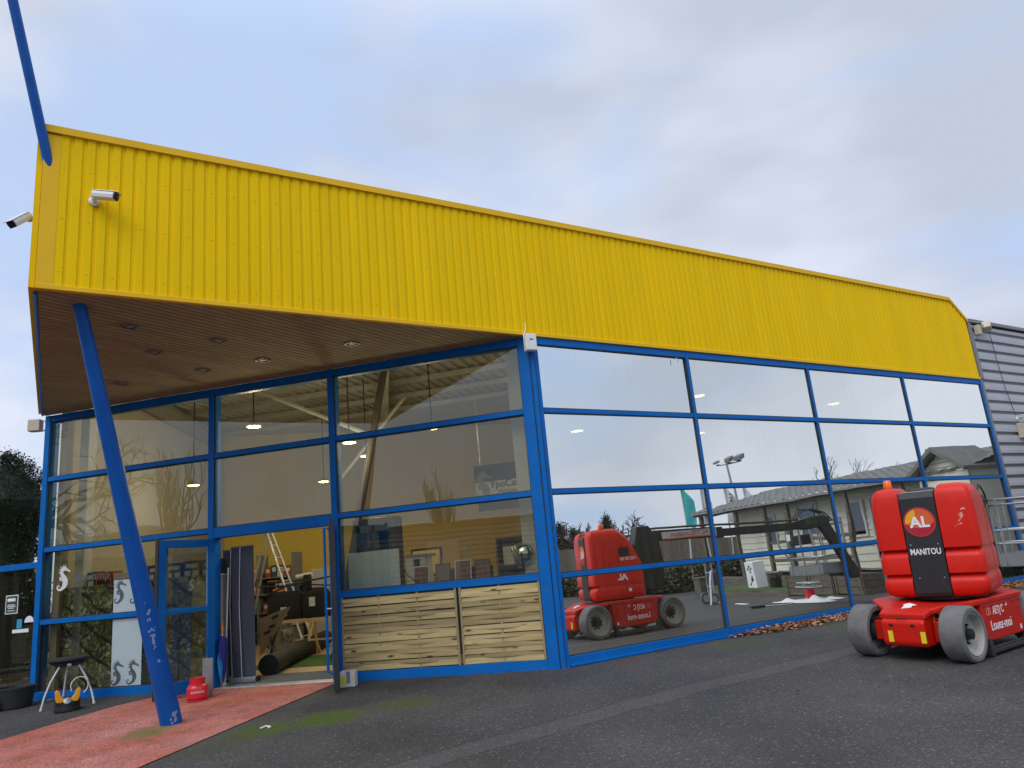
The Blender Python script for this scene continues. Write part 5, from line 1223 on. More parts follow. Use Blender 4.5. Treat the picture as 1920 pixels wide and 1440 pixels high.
    for F in (Fr, Fl):
        def F1(x, y, q, F=F): return F(x - .10, y + .065, q)
        writing('model_number', '120', lambda x, y, q: F1(x - .20, y, q), .115, M['model_pink'], c, bold=.001, sx=.7)
        writing('model_letters', 'AETJ C', lambda x, y, q: F1(x + .05, y, q), .12, M['white'], c, bold=.001, sx=.75)
        writing('model_index', '3D', lambda x, y, q: F1(x + .27, y + .04, q), .055, M['white'], c, sx=.75)
        writing('slogan', 'Louez-moi', lambda x, y, q: F(x - .03, y - .09, q), .15, M['white'], c, bold=.001, sx=.82)
        mb = MB(); mb.box(lambda x, y, z: F(x, z, y), (.43, 0, -.2), (.47, .002, -.15)); mb.build('white_label', M['white'], c)
    # wheels
    for (a, sd, st) in ((0, 1, 0), (0, -1, 0), (1.70, 1, 0), (1.70, -1, 0)):
        R0 = .292; cc = LF(a, sd * .52 if sd < 0 else .535, R0); ax = s * sd
        mb = MB(); mb.lathe(cc, ax, [(.225, -.125), (R0 - .02, -.125), (R0, -.105), (R0 + .001, 0), (R0, .105), (R0 - .02, .125), (.235, .125), (.225, .11), (.222, .0), (.22, -.11)], 48, closed=True)
        w = mb.build('wheel', M['tyre'], t, smooth=35)
        mb = MB(); mb.lathe(cc, ax, [(.2235, .118), (.216, .118), (.200, .04), (.14, .015), (.075, .005), (.075, -.02), (.14, -.03), (.215, -.03)], 40, closed=True); mb.build('rim', M['rim'], w, smooth=35)
        mb = MB(); mb.lathe(cc, ax, [(.10, -.10), (.085, -.02), (.085, .03), (.06, .05), (.055, .10), (.02, .105)], 24)
        for k in range(9):
            q = 2 * math.pi * k / 9; uu = hv * math.cos(q) + ax.cross(hv) * math.sin(q); mb.lathe(cc + uu * .108, ax, [(.014, .0), (.014, .035), (.007, .04)], 6)
        mb.build('hub', M['hub'], w, smooth=35)
        mb = MB(); mb.lathe(cc, -ax, [(.12, .03), (.11, .12), (.09, .13)], 20); mb.build('drive_motor', M['hub'], w, smooth=35)
    # turntable
    mb = MB(); mb.lathe(TF(0, 0, .6), hv, [(.40, 0), (.40, .05), (.36, .06)], 36); tb = mb.build('turntable', M['hub'], t, smooth=35)
    # the two moulded covers with the horizontal finger grooves
    prof = [(.640, .075), (.665, .03), (.70, .008), (.74, .0), (.80, .0), (.825, .006), (.85, .022), (.875, .048), (.892, .068), (.905, .070), (.9055, .002), (.93, .0), (1.08, .0), (1.105, .006), (1.135, .024), (1.16, .054), (1.178, .074), (1.192, .076), (1.1925, .002), (1.22, .0), (1.45, .0), (1.70, .004), (1.80, .012), (1.86, .030), (1.895, .055), (1.915, .09), (1.925, .14)]
    def cover(l0, l1, outer):
        rings = []
        for (h, ins) in prof:
            back = .50 - max(0, (h - 1.25)) * .50 - (max(0, h - 1.75) * .6)
            f = -.52 + ins; lo, hi = l0, l1
            r = .075
            # the groove dies out along the flank
            so = ins if h < .76 or h > 1.6 else ins * .25
            if outer > 0: hi -= so; lo += (ins * .5 if h > 1.85 else 0)
            else: lo += so; hi -= (ins * .5 if h > 1.85 else 0)
            pts = []
            if outer > 0:
                pts = [(back, lo), (f, lo)]
                for k in range(9):
                    q = math.pi / 2 * k / 8; pts.append((f + r - r * math.cos(q), hi - r + r * math.sin(q)))
                pts += [(-.1, hi), (back - .08, hi), (back, hi - .08)]
            else:
                pts = [(back, lo + .08), (back - .08, lo), (-.1, lo)]
                for k in range(9):
                    q = math.pi / 2 * k / 8; pts.append((f + r - r * math.sin(q), lo + r - r * math.cos(q)))
                pts += [(f, hi), (back, hi)]
            rings.append([TF(a, l, h) for a, l in pts])
        mb = MB(); mb.loft(rings); return mb
    c1 = cover(-.57, -.245, -1).build('turret_cover', M['red'], t, smooth=28)
    c2 = cover(.155, .535, 1).build('turret_cover', M['red'], t, smooth=28); c2['label'] = 'right red turret cover with scraped paint'
    rs = random.Random(5); mb = MB()
    for k in range(22):
        y = rs.uniform(-.10, .10); x = y * .35 + rs.gauss(0, .018); r = rs.uniform(.004, .013) * (2.0 if k == 0 else 1)
        n = 6; mb.add([TF(-.5215, .38 + x + r * rs.uniform(.5, 1.2) * math.cos(6.283 * q / n), 1.52 + y + r * rs.uniform(.6, 1.3) * math.sin(6.283 * q / n)) for q in range(n)], [tuple(range(n))])
    mb.build('paint_scrape', M['scrape'], c2, recalc=False)
    for (cv, l, sg) in ((c1, -.57, -1), (c2, .535, 1)):
        mb = MB(); mb.box(TF, (.10, min(l, l + sg * .0015), .70), (.106, max(l, l + sg * .0015), 1.62)); mb.build('panel_seam', M['ink'], cv)
    mb = MB(); mb.box(TF, (-.44, -.243, .665), (.30, .153, 1.70)); mb.box(TF, (-.40, -.243, 1.701), (.10, .153, 1.80)); mb.build('inner_core', M['black_matte'], t)
    mb = MB(); mb.prism(lambda a, b, q: TF(a, q, b), [(-.512, .645), (-.528, .69), (-.53, .95), (-.53, 1.78), (-.505, 1.835), (-.45, 1.85), (-.44, .645)], -.235, .145); p = mb.build('centre_panel', M['charcoal'], t, bevel=.01)
    mb = MB(); mb.prism(lambda a, b, q: TF(a, q, b), [(-.46, 1.852), (-.40, 1.865), (-.10, 1.87), (-.10, 1.852)], -.225, .135); mb.build('top_strip', M['grey_metal'], t, bevel=.008)
    mb = MB()
    for (l, h) in ((-.19, 1.24), (.10, 1.24), (-.16, .86), (.10, .86)): mb.lathe(TF(-.5305, l, h), -te, [(.008, 0), (.008, .003)], 8)
    mb.build('screw', M['alu'], p)
    # round emblem
    E = lambda x, y, q: TF(-.5315 - q, -.05 + x, 1.50 + y)
    def disc(r, q0, q1, mat, nm, pts=None):
        mb = MB(); mb.prism(E, pts or [(r * math.cos(6.2832 * k / 40), r * math.sin(6.2832 * k / 40)) for k in range(40)], q0, q1); return mb.build(nm, M[mat], p)
    disc(.172, 0, .004, 'disc_ring', 'emblem_ring'); disc(.155, .0042, .006, 'disc_o', 'emblem_field')
    disc(0, .0061, .0068, 'disc_r', 'emblem_lower_field', [(.153 * math.cos(q), .153 * math.sin(q)) for q in [math.pi * (1.02 + .96 * k / 24) for k in range(25)]] + [(.08, -.055), (.0, -.07), (-.08, -.055)])
    disc(0, .0061, .0068, 'disc_y', 'emblem_amber_field', [(.153 * math.cos(q), .153 * math.sin(q)) for q in [math.pi * (.58 + .46 * k / 20) for k in range(21)]] + [(-.09, .0), (-.055, .05), (-.03, .10)])
    writing('emblem_letters', 'AL', lambda x, y, q: E(x, y - .005, q + .007), .175, M['white'], p, bold=.005, sx=1.02)
    writing('maker_lettering', 'MANITOU', lambda x, y, q: TF(-.5315 - q, -.045 + x, 1.155 + y), .096, M['white'], p, bold=.0022, sx=.74)
    # flank lettering on the facade side
    Fl = lambda x, y, q: TF(.22 - x, -.5715 - q, 1.0 + y)
    writing('flank_letters', 'AL', lambda x, y, q: Fl(x + .16, y + .02, q), .15, M['white'], c1, bold=.006)
    writing('phone_number', '0 825 801 003', lambda x, y, q: Fl(x + .02, y + .35, q), .085, M['white'], c1, bold=.0005, sx=.62)
    mb = MB(); mb.box(lambda x, y, z: Fl(x, z, y), (-.02, -.001, .40), (.18, .001, .56)); mb.build('flank_grille', M['ink'], c1)
    mb = MB(); mb.box(lambda x, y, z: Fl(x, z, y), (.03, -.001, -.24), (.08, .002, -.18)); mb.build('white_label', M['white'], c1)
    # beacon
    b0 = TF(-.2, -.40, 1.90); mb = MB(); mb.lathe(b0, hv, [(.055, -.03), (.055, .02), (.048, .03)], 20); bb = mb.build('beacon', M['black_plastic'], t, smooth=40)
    mb = MB(); mb.lathe(b0, hv, [(.046, .031), (.05, .04), (.044, .12), (.03, .135)], 20); mb.build('beacon_lens', M['orange_lens'], bb, smooth=40)
    # mast and folded arms behind the turret
    mb = MB(); mb.prism(lambda a, b, q: TF(a, q, b), [(.42, .72), (.96, .72), (1.02, 1.2), (.98, 1.62), (.80, 1.93), (.55, 1.93), (.46, 1.6)], -.34, -.06); mb.prism(lambda a, b, q: TF(a, q, b), [(.42, .72), (.96, .72), (1.0, 1.2), (.9, 1.6), (.50, 1.55)], .06, .30); ms = mb.build('mast', M['boom'], t, bevel=.02)
    mb = MB(); mb.box(TF, (.6, -.055, 1.0), (.7, .055, 1.55)); mb.build('lift_cylinder', M['grey_metal'], ms)
    bt = lambda a: 1.80 - .012 * a
    mb = MB(); mb.prism(lambda a, b, q: TF(a, q, b), [(.55, 1.62), (2.45, 1.585), (2.45, 1.80), (.55, 1.83)], -.22, -.06); arm = mb.build('boom', M['boom'], t, bevel=.012)
    mb = MB(); mb.prism(lambda a, b, q: TF(a, q, b), [(2.451, 1.61), (4.25, 1.585), (4.25, 1.735), (2.451, 1.765)], -.205, -.075); mb.build('inner_boom', M['boom'], arm, bevel=.01)
    mb = MB(); mb.tube([TF(.9, -.14, 1.87), TF(2.4, -.14, 1.85), TF(3.4, -.14, 1.80), TF(4.2, -.14, 1.79)], .025, 6); mb.build('hose_carrier', M['olive'], arm, smooth=50)
    X = lambda x, y, q: TF(1.70 - x, -.2215 - q, 1.70 + y)
    mb = MB(); mb.box(lambda x, y, z: X(x, z, y), (-.60, 0, -.075), (.60, .003, .075)); mb.build('name_board', M['sign_pale2'], arm)
    writing('hire_name', 'ACTISLocation', lambda x, y, q: X(x, y + .01, q + .0035), .14, M['disc_r'], arm, bold=.001, sx=.95)
    mb = MB(); mb.box(lambda x, y, z: X(x, z, y), (-.60, .0035, -.073), (.60, .005, -.05)); mb.build('orange_line', M['disc_o'], arm)
    # boom head, jib, hoses
    mb = MB(); mb.prism(lambda a, b, q: TF(a, q, b), [(4.1, 1.60), (4.35, 1.56), (4.65, 1.60), (4.88, 1.66), (4.90, 1.78), (4.72, 1.84), (4.45, 1.82), (4.1, 1.755)], -.22, -.06); hd = mb.build('boom_head', M['boom'], t, bevel=.02)
    mb = MB(); mb.box(TF, (4.3, -.235, 1.66), (4.6, -.222, 1.80)); mb.build('hose_guard', M['olive'], hd)
    mb = MB()
    for k in range(3):
        q = -.22 + k * .08; mb.tube([TF(4.1, q, 1.78), TF(4.3, q, 1.95 + .03 * k), TF(4.55, q, 1.98), TF(4.8, q, 1.88), TF(4.95, q, 1.7)], .014, 6)
    mb.build('hose', M['cable_black'], hd, smooth=60)
    mb = MB(); mb.prism(lambda a, b, q: TF(a, q, b), [(4.62, 1.70), (4.86, 1.72), (5.42, .62), (5.38, .50), (5.22, .50)], -.20, -.08); mb.build('jib', M['boom'], t, bevel=.012)
    # basket
    r0, r1, l0, l1, z0, z1 = 4.62, 5.42, -.02, 1.18, .62, 1.74
    mb = MB(); mb.box(TF, (r0, l0, z0), (r1, l1, z0 + .035)); bk = mb.build('basket', M['grey_trim'], t, bevel=.01)
    mb = MB()
    for (a, b) in (((r0, l0), (r1, l0 + .012)), ((r0, l1 - .012), (r1, l1)), ((r0, l0 + .013), (r0 + .012, l1 - .013)), ((r1 - .012, l0 + .013), (r1, l1 - .013))): mb.box(TF, (a[0], a[1], z0 + .036), (b[0], b[1], z0 + .22))
    mb.build('toe_board', M['grey_metal'], bk)
    mb = MB(); rr = .017
    def loop(z, i=0): mb.tube([TF(r0 + .10, l0 + i, z), TF(r1 - .1, l0 + i, z), TF(r1, l0 + .1, z), TF(r1, l1 - .1, z), TF(r1 - .1, l1, z), TF(r0 + .1, l1, z), TF(r0, l1 - .1, z), TF(r0, l0 + .1, z), TF(r0 + .1, l0, z)], rr, 7)
    loop(z1); loop(z1 - .09); loop(1.22); loop(1.0)
    for (a, l) in ((r0, l0 + .12), (r0, l1 - .12), (r1, l0 + .12), (r1, l1 - .12), (r0 + .12, l1), (r1 - .12, l1), (r0 + .12, l0), (r1 - .12, l0), (r0, .58), (r0 + .4, l1)): mb.tube([TF(a, l, z0 + .03), TF(a, l, z1)], rr, 7)
    mb.tube([TF(r0 + .05, l1 - .05, z1 - .02), TF(r0 - .15, l1 - .02, z1 - .05), TF(r0 - .2, l1 - .1, 1.3), TF(r0 - .05, l1 - .15, 1.0)], .019, 7)
    mb.build('guard_rail', M['galv'], bk, smooth=50)
    mb = MB(); mb.box(TF, (r0 + .1, l1 - .55, 1.28), (r0 + .32, l1 - .05, 1.50)); mb.build('control_box', M['black_plastic'], bk, bevel=.02)
    mb = MB(); mb.box(TF, (r0 - .022, l1 - .30, 1.40), (r0 - .018, l1 - .16, 1.54)); mb.box(TF, (r0 - .022, l1 - .12, 1.14), (r0 - .018, l1 - .02, 1.26)); mb.build('label_plate', M['white'], bk)
    mb = MB(); mb.box(TF, (5.16, -.03, .55), (5.5, .6, .62)); mb.build('basket_bracket', M['boom'], bk, bevel=.01)
M['scrape'] = pm('bare_primer_scrape', (.75, .42, .32), .7)
M['disc_ring'] = pm('emblem_ring_red', (.55, .03, .03), .4)
M['model_pink'] = pm('faded_red_lettering', (.72, .22, .2), .5)
M['sign_pale2'] = pm('grey_white_board', (.55, .55, .54), .5)
boom_lift()

# ------------------------------------------------------------------ the yard across from the shop (seen in the reflective glazing)
hdv = Vector((-.764, .645, 0)); hnv = Vector((-.645, -.764, 0)); HP = Vector((13.37, 11.55, 0))
HROT = math.atan2(hdv.y, hdv.x)
def HM(k, off, z): return HP + hdv * k - hnv * off + Z * z
def gh(k, off): p = HM(k, off, 0); return gz(p.x, p.y)

def planters():
    for (k0, k1, lab) in ((-.02, 1.0, 'weathered wooden planter box at the left end of the row by the turf deck'), (1.04, 2.06, 'weathered wooden planter box in the middle of the row'), (2.10, 3.3, 'weathered wooden planter box nearest the shop in the row')):
        zb = gh((k0 + k1) / 2, .3) ; t = thing('wooden_planter', lab, 'planter', HM((k0 + k1) / 2, .3, zb), HROT, 'wooden planters')
        mb = MB()
        for r in range(3):
            z = zb + .02 + r * .16
            mb.box(HM, (k0, 0, z), (k1, .03, z + .15)); mb.box(HM, (k0, .57, z), (k1, .6, z + .15)); mb.box(HM, (k0, .031, z), (k0 + .03, .569, z + .15)); mb.box(HM, (k1 - .03, .031, z), (k1, .569, z + .15))
        mb.build('boards', M['old_wood'], t)
        mb = MB()
        for k in (k0 + .04, k1 - .1): mb.box(HM, (k, -.025, zb), (k + .06, -.001, zb + .52))
        mb.box(HM, (k0 - .01, -.03, zb + .501), (k1 + .01, .05, zb + .525)) if False else None
        mb.build('post', M['old_wood'], t)
        mb = MB(); mb.box(HM, (k0 + .032, .032, zb + .02), (k1 - .032, .568, zb + .40)); mb.build('soil', pm('planter_soil', (.03, .022, .015), .95, var=.5, bump=.8), t)
    zb = gh(-2.4, .5)
    t = thing('low_deck', 'low timber edged deck covered with artificial turf left of the planters', 'deck', HM(-2.4, .8, zb), HROT)
    mb = MB(); mb.box(HM, (-4.7, .05, zb - .02), (-.1, .09, zb + .17)); mb.box(HM, (-4.75, .05, zb - .02), (-4.70, 1.9, zb + .17)); mb.build('edge_board', M['old_wood'], t)
    mb = MB(); mb.box(HM, (-4.69, .10, zb + .02), (-.1, 1.92, zb + .185)); mb.build('turf_top', M['turf'], t)
    t = thing('square_post', 'short square timber box at the left end of the turf deck', 'planter', HM(-4.9, .0, zb), HROT)
    mb = MB(); mb.box(HM, (-5.25, -.15, zb), (-4.78, .25, zb + .55)); mb.build('boards', M['old_wood'], t, bevel=.01)
    mb = MB(); mb.box(HM, (-5.28, -.18, zb + .551), (-4.75, .28, zb + .60)); mb.build('rim', M['old_wood'], t)
    t = thing('scratch_tower', 'white perforated tower standing on the turf deck', 'display tower', HM(-2.6, .7, zb + .185), HROT)
    mb = MB(); mb.prism(lambda a, b, q: HM(a, q, b), [(-2.9, zb + .187), (-2.35, zb + .187), (-2.45, zb + 1.0), (-2.95, zb + 1.0)], .5, .9); mb.build('body', M['white'], t, bevel=.01)
    mb = MB(); rs = random.Random(6)
    for k in range(14):
        a, b, r = rs.uniform(-2.8, -2.5), zb + rs.uniform(.3, .9), rs.uniform(.02, .05); mb.prism(lambda x, y, q: HM(x, q, y), [(a + r * math.cos(6.28 * i / 9), b + r * math.sin(6.28 * i / 9)) for i in range(9)], .496, .4985)
    mb.build('hole', M['ink'], t)
    t = thing('rubbish_bin', 'dark bin with a clear bag folded over its rim on the turf deck', 'bin', HM(-1.6, .7, zb + .185), HROT)
    c = HM(-1.6, .7, zb + .187); mb = MB(); mb.lathe(c, Z, [(.17, 0), (.2, .42), (.22, .45), (.19, .45), (.16, .1)], 20); mb.build('bin_body', M['bin'], t, smooth=40)
    mb = MB(); mb.lathe(c, Z, [(.223, .30), (.232, .40), (.235, .47), (.20, .50), (.18, .46)], 18); mb.build('bag', M['bag'], t, smooth=40)
planters()

hd2 = Vector((-.70, .714, 0)); hn2 = Vector((-.714, -.70, 0)); HP2 = Vector((18.9, 10.5, 0)); HROT2 = math.atan2(hd2.y, hd2.x)
def HH(k, off, z): return HP2 + hd2 * k - hn2 * off + Z * z
def mobile_home():
    W0, W1, off, KG = -2.55, 8.55, .6, 7.1; zb = -.38; ze = 2.68; fo = off - .75      # fo: front of the gabled end
    t = thing('mobile_home', 'cream clad mobile home with a grey tiled roof and white windows across the yard', 'mobile home', HH(2, 2, zb), HROT2)
    mb = MB(); prof = []; z = .3
    while z < ze - .05: prof += [(z, -.03), (min(z + .215, ze), .0)]; z += .22
    def siding(k0, k1, o0):
        a = [HH(k0, o0 + d, zz) for zz, d in prof] + [HH(k1, o0 + d, zz) for zz, d in prof]; n = len(prof)
        mb.add(a, [(i, i + 1, n + i + 1, n + i) for i in range(n - 1)])
    siding(W0, KG, off); siding(KG, W1, fo)
    mb.box(HH, (W0, off + .02, .25), (W1, off + 2.4, ze)); mb.box(HH, (KG, fo + .02, .25), (W1, off + .018, ze)); mb.build('siding', M['cream_side'], t, recalc=False)
    mb = MB(); mb.box(HH, (W0 - .02, off - .05, .28), (W0 + .06, off - .032, ze)); mb.build('corner_trim', M['pvc'], t)
    mb = MB(); mb.box(HH, (KG - .02, fo - .05, .28), (KG + .05, fo - .032, ze)); mb.build('corner_trim', M['pvc'], t)
    mb = MB(); mb.box(HH, (W0 + .1, off + .1, zb), (W1 - .1, off + 2.3, .249)); mb.build('skirt', M['black_matte'], t)
    mb = MB(); e0, r0 = off - .85, off + 1.75; ze0, zr = 2.72, 3.36; rows = []
    n = 9
    for j in range(n + 1):
        q = j / n; o_, z_ = e0 + (r0 - e0) * q, ze0 + (zr - ze0) * q
        for st in ((0.0,) if j == n else (.0, .03)):
            row = []; ka = -4.25 + 1.65 * q
            for i in range(141):
                kk = ka + (W1 + .1 - ka) * i / 140; row.append(HH(kk, o_ + st * .3, z_ + st + .024 * math.sin(kk * 2 * math.pi / .34)))
            rows.append(row)
    m_ = 141; mb.add([p for r in rows for p in r], [(i * m_ + j, i * m_ + j + 1, (i + 1) * m_ + j + 1, (i + 1) * m_ + j) for i in range(len(rows) - 1) for j in range(m_ - 1)])
    mb.quad(HH(-2.6, r0, zr), HH(W1 + .1, r0, zr), HH(W1 + .1, off + 2.5, 3.1), HH(-4.25, off + 2.5, 3.1)); mb.add([HH(-4.25, e0, ze0), HH(-2.6, r0, zr), HH(-4.25, off + 2.5, 2.8)], [(0, 1, 2)])
    rf = mb.build('roof', M['tile'], t, smooth=40, recalc=False)
    mb = MB(); mb.tube([HH(6.4, off + .7, 3.05), HH(6.4, off + .7, 3.42)], .11, 12); mb.tube([HH(6.4, off + .7, 3.42), HH(6.4, off + .7, 3.52)], .16, 12); mb.build('chimney', M['grey_trim'], rf)
    gc = 7.85; mb = MB(); zz = 2.69; a = []
    for k in range(4):
        z0_, z1_ = zz + k * .13, zz + k * .13 + .125; w0, w1 = (3.2 - z0_) / .51 * .74, max(.02, (3.2 - z1_) / .51 * .74)
        mb.add([HH(gc - w0, fo - .03, z0_), HH(gc + w0, fo - .03, z0_), HH(gc + w1, fo, z1_), HH(gc - w1, fo, z1_)], [(0, 1, 2, 3)])
    mb.build('gable_wall', M['cream_side'], t, recalc=False)
    mb = MB(); mb.prism(lambda a, b, q: HH(a, q, b), [(gc - 1.05, 2.56), (gc - 1.05, 2.66), (gc, 3.36), (gc + .85, 2.74), (gc + .85, 2.64), (gc, 3.24)], fo - .32, off + .6); mb.build('gable_roof', M['tile'], t)
    mb = MB(); mb.prism(lambda a, b, q: HH(a, q, b), [(-4.25, 2.63), (KG - .3, 2.63), (KG - .3, 2.71), (-4.25, 2.71)], e0 - .06, e0 + .02); mb.build('gutter', M['grey_metal'], t)
    def win(a, b, z0, z1, o0):
        mb = MB()
        for p, q in (((a, z0), (a + .07, z1)), ((b - .07, z0), (b, z1)), ((a + .07, z0), (b - .07, z0 + .07)), ((a + .07, z1 - .07), (b - .07, z1))): mb.box(HH, (p[0], o0 - .07, p[1]), (q[0], o0 - .033, q[1]))
        f = mb.build('window', M['pvc'], t); mb = MB(); mb.box(HH, (a + .071, o0 - .05, z0 + .071), (b - .071, o0 - .035, z1 - .071)); mb.build('pane', M['glass_dark'], f)
    win(1.1, 2.1, 1.4, 2.55, off); win(3.4, 4.2, 1.2, 2.35, off); win(4.4, 5.2, .5, 2.4, off); win(-.55, -.1, 1.3, 2.3, off); win(7.35, 7.75, 1.2, 2.3, fo); win(8.0, 8.4, 1.2, 2.3, fo)
    t = thing('timber_veranda', 'timber veranda posts and rail in front of the mobile home', 'veranda', HH(2, -.1, zb), HROT2)
    for k in (-3.9, -1.6, .15, 1.28, 4.2, 6.3):
        mb = MB(); mb.box(HH, (k, -.18, zb), (k + .13, -.05, 2.56)); mb.build('post', M['old_wood'], t)
    mb = MB(); mb.box(HH, (-4.2, -.19, 2.565), (6.7, -.04, 2.66)); mb.build('head_beam', M['old_wood'], t)
    for z in (1.28, .62):
        mb = MB(); mb.box(HH, (.29, -.16, z), (4.19, -.08, z + .1)); mb.build('handrail', M['old_wood'], t)
    mb = MB(); mb.box(HH, (-4.0, -.3, zb), (6.9, off - .06, .12)); mb.build('floor_deck', M['old_wood'], t)
mobile_home()

def yard_things():
    # crumpled sheet with a small stove on it
    cx, cy = 10.1, 12.45; t = None
    mb = MB(); rs = random.Random(9); n, m_ = 18, 26; g = []
    from mathutils import noise
    for i in range(n + 1):
        for j in range(m_ * 1):
            r = i / n; q = 2 * math.pi * j / m_
            rad = 1 + .25 * math.sin(3 * q) + .15 * math.sin(5 * q + 1)
            x = .85 * r * rad * math.cos(q); y = .55 * r * rad * math.sin(q)
            p = HP * 0 + Vector((cx, cy, 0)) + hdv * x + hnv * y
            h = .012 + (1 - r) * .06 + .17 * max(0, noise.noise(Vector((x * 3.2, y * 3.2, 1.7)))) * (1 - r ** 3)
            g.append(G(p.x, p.y, h))
    mb.add(g, [(i * m_ + j, i * m_ + (j + 1) % m_, (i + 1) * m_ + (j + 1) % m_, (i + 1) * m_ + j) for i in range(n) for j in range(m_)])
    tag(mb.build('plastic_sheet', M['tarp'], smooth=50, recalc=False), 'crumpled white plastic sheet lying on the asphalt before the planters', 'sheet')
    o = G(cx + .05, cy, .10); t = thing('tabletop_stove', 'small red and silver stove standing on the white plastic sheet', 'stove', o)
    mb = MB(); mb.lathe(o, Z, [(.12, 0), (.12, .16), (.08, .2)], 16); mb.build('body', M['gas_red'], t, smooth=30)
    mb = MB(); F = local(o, HROT); mb.box(F, (-.3, -.16, .21), (.3, .16, .235)); mb.box(F, (-.27, -.13, .30), (.27, .13, .33)); mb.build('plate', M['alu'], t, bevel=.01)
    mb = MB(); mb.box(F, (-.2, -.02, .236), (-.17, .02, .299)); mb.box(F, (.17, -.02, .236), (.2, .02, .299)); mb.build('strut', M['alu'], t)
    # squeegee broom
    a, b = Vector((9.0, 11.25, 0)), Vector((9.35, 12.1, 0)); d = (b - a).normalized(); t = thing('broom', 'black headed broom lying on the asphalt near the white sheet', 'broom', G(a.x, a.y))
    mb = MB(); F = local(G(a.x, a.y), math.atan2(d.y, d.x)); mb.prism(lambda p, q, z: F(p, q, .015 + z), [(0, -.07), (.28, -.05), (.34, -.02), (.34, .02), (.28, .05), (0, .07)], 0, .05); mb.build('head', M['ink'], t, bevel=.01)
    mb = MB(); mb.tube([F(.34, 0, .04), F(.95, 0, .03)], .012, 8); mb.build('handle', M['alu'], t)
    p = Vector((11.1, 10.7, 0)); mb = MB(); F = local(G(p.x, p.y), HROT); mb.box(F, (-.22, -.06, .004), (.2, .05, .02)); tag(mb.build('paper_sheet', M['white']), 'white strip of paper lying on the asphalt by the hand truck', 'paper')
    # hand truck
    o = G(12.3, 9.75); t = thing('hand_truck', 'silver two wheeled hand truck with a blue load standing in the yard', 'hand truck', o, HROT)
    F = local(o, HROT); mb = MB()
    for x in (-.17, .17): mb.tube([F(x, .05, .06), F(x, .02, .9), F(x, .06, 1.15), F(x, .2, 1.22)], .018, 8)
    for z in (.15, .5, .85): mb.tube([F(-.17, .04, z), F(.17, .04, z)], .014, 6)
    mb.tube([F(.17, .04, .9), F(.45, .35, .02)], .014, 6); mb.tube([F(.12, .04, .9), F(.40, .35, .02)], .014, 6); mb.build('frame', M['alu'], t, smooth=40)
    mb = MB(); mb.box(F, (-.2, -.22, .02), (.2, .03, .035)); mb.build('toe_plate', M['alu'], t)
    for x in (-.24, .24):
        mb = MB(); mb.lathe(F(x, .12, .17), hdv, [(.1, -.035), (.165, -.035), (.17, 0), (.165, .035), (.1, .035)], 24, closed=True); w = mb.build('wheel', M['tyre'], t, smooth=40)
        mb = MB(); mb.lathe(F(x, .12, .17), hdv, [(.098, -.03), (.03, -.015), (.03, .015), (.098, .03)], 18); mb.build('rim', M['alu'], w, smooth=40)
    mb = MB(); mb.box(F, (-.15, -.17, .52), (.15, .01, .86)); mb.build('blue_pack', M['card_blue'], t, bevel=.03)
yard_things()

def flags_and_lamp():
    spots = [((23.98, 6.46), 'flag_teal', 'tall feather flag in teal standing far across the yard', 4.5), ((24.15, 7.24), 'flag_white', 'white feather flag with a red patch next to the teal flag', 4.4),
             ((24.35, 8.25), 'flag_white', 'white flag with dark upright lettering beside the lamp mast', 4.4), ((24.49, 9.05), 'flag_white', 'plain white flag with a dark foot nearest the mobile home', 4.3)]
    for k, ((x, y), mt, lab, h) in enumerate(spots):
        t = thing('flag_on_pole', lab, 'flag', G(x, y), 0, 'flags across the yard')
        mb = MB(); mb.tube([G(x, y), G(x, y, h - 1.0), G(x, y, h + .05)], [.035, .03, .02], 8); mb.build('pole', M['white_metal'], t)
        mb = MB(); n = 10; L1, L2 = [], []
        d = Vector((-.45, .89, 0)) ; w = .62 if k == 0 else .55; top, bot = h, h - (1.75 if k == 0 else 1.6)
        nn = Vector((d.y, -d.x, 0)); rows = []
        for i in range(n + 1):
            q = i / n; ww = w * (min(1, .35 + q * 2.2)) * (1 if q < .85 else 1 - (q - .85) * 2)
            for j in range(6): s = j / 5; rows.append(G(x, y, top + (bot - top) * q - s * s * .25) + d * (s * ww) + nn * (.05 * math.sin(s * 6 + q * 4)))
        mb.add(rows, [(i * 6 + j, i * 6 + j + 1, (i + 1) * 6 + j + 1, (i + 1) * 6 + j) for i in range(n) for j in range(5)])
        mb.build('cloth', M[mt], t, smooth=60, recalc=False)
        if k == 1:
            mb = MB(); mb.quad(*[G(x, y, z) + d * s + nn * -.08 for s, z in ((.1, bot + .25), (.45, bot + .15), (.45, bot + .55), (.1, bot + .65))]); mb.build('red_patch', M['flag_red'], t)
        if k == 2: writing('lettering', 'CHAU', lambda a, b, q: G(x, y, bot + .75 + a) + d * (.33 - b) - nn * (.07 + q), .3, M['ink'], t)
    o = G(26.4, 8.35); t = thing('lamp_mast', 'tall mast with three floodlights behind the mobile home', 'lamp mast', o)
    mb = MB(); mb.tube([o, o + Z * 5.6], [.09, .05], 10); mb.build('mast', M['galv'], t)
    v = Vector((-.45, .89, 0)); mb = MB(); mb.tube([o + Z * 5.55 - v * .6, o + Z * 5.55 + v * .7], .04, 8); mb.build('cross_arm', M['galv'], t)
    for (s, tw) in ((-.6, .7), (.15, .0), (.65, .0)):
        mb = MB(); c = o + v * s + Z * 5.72; F = lambda x, y, z: c + v * x + Vector((v.y, -v.x, 0)) * y + Z * (z + y * .35)
        mb.box(F, (-.15, -.16, -.10 if tw == 0 else -.07), (.15, .16, .11 if tw == 0 else .02)); mb.build('floodlight', M['grey_trim'], t, bevel=.03)
flags_and_lamp()

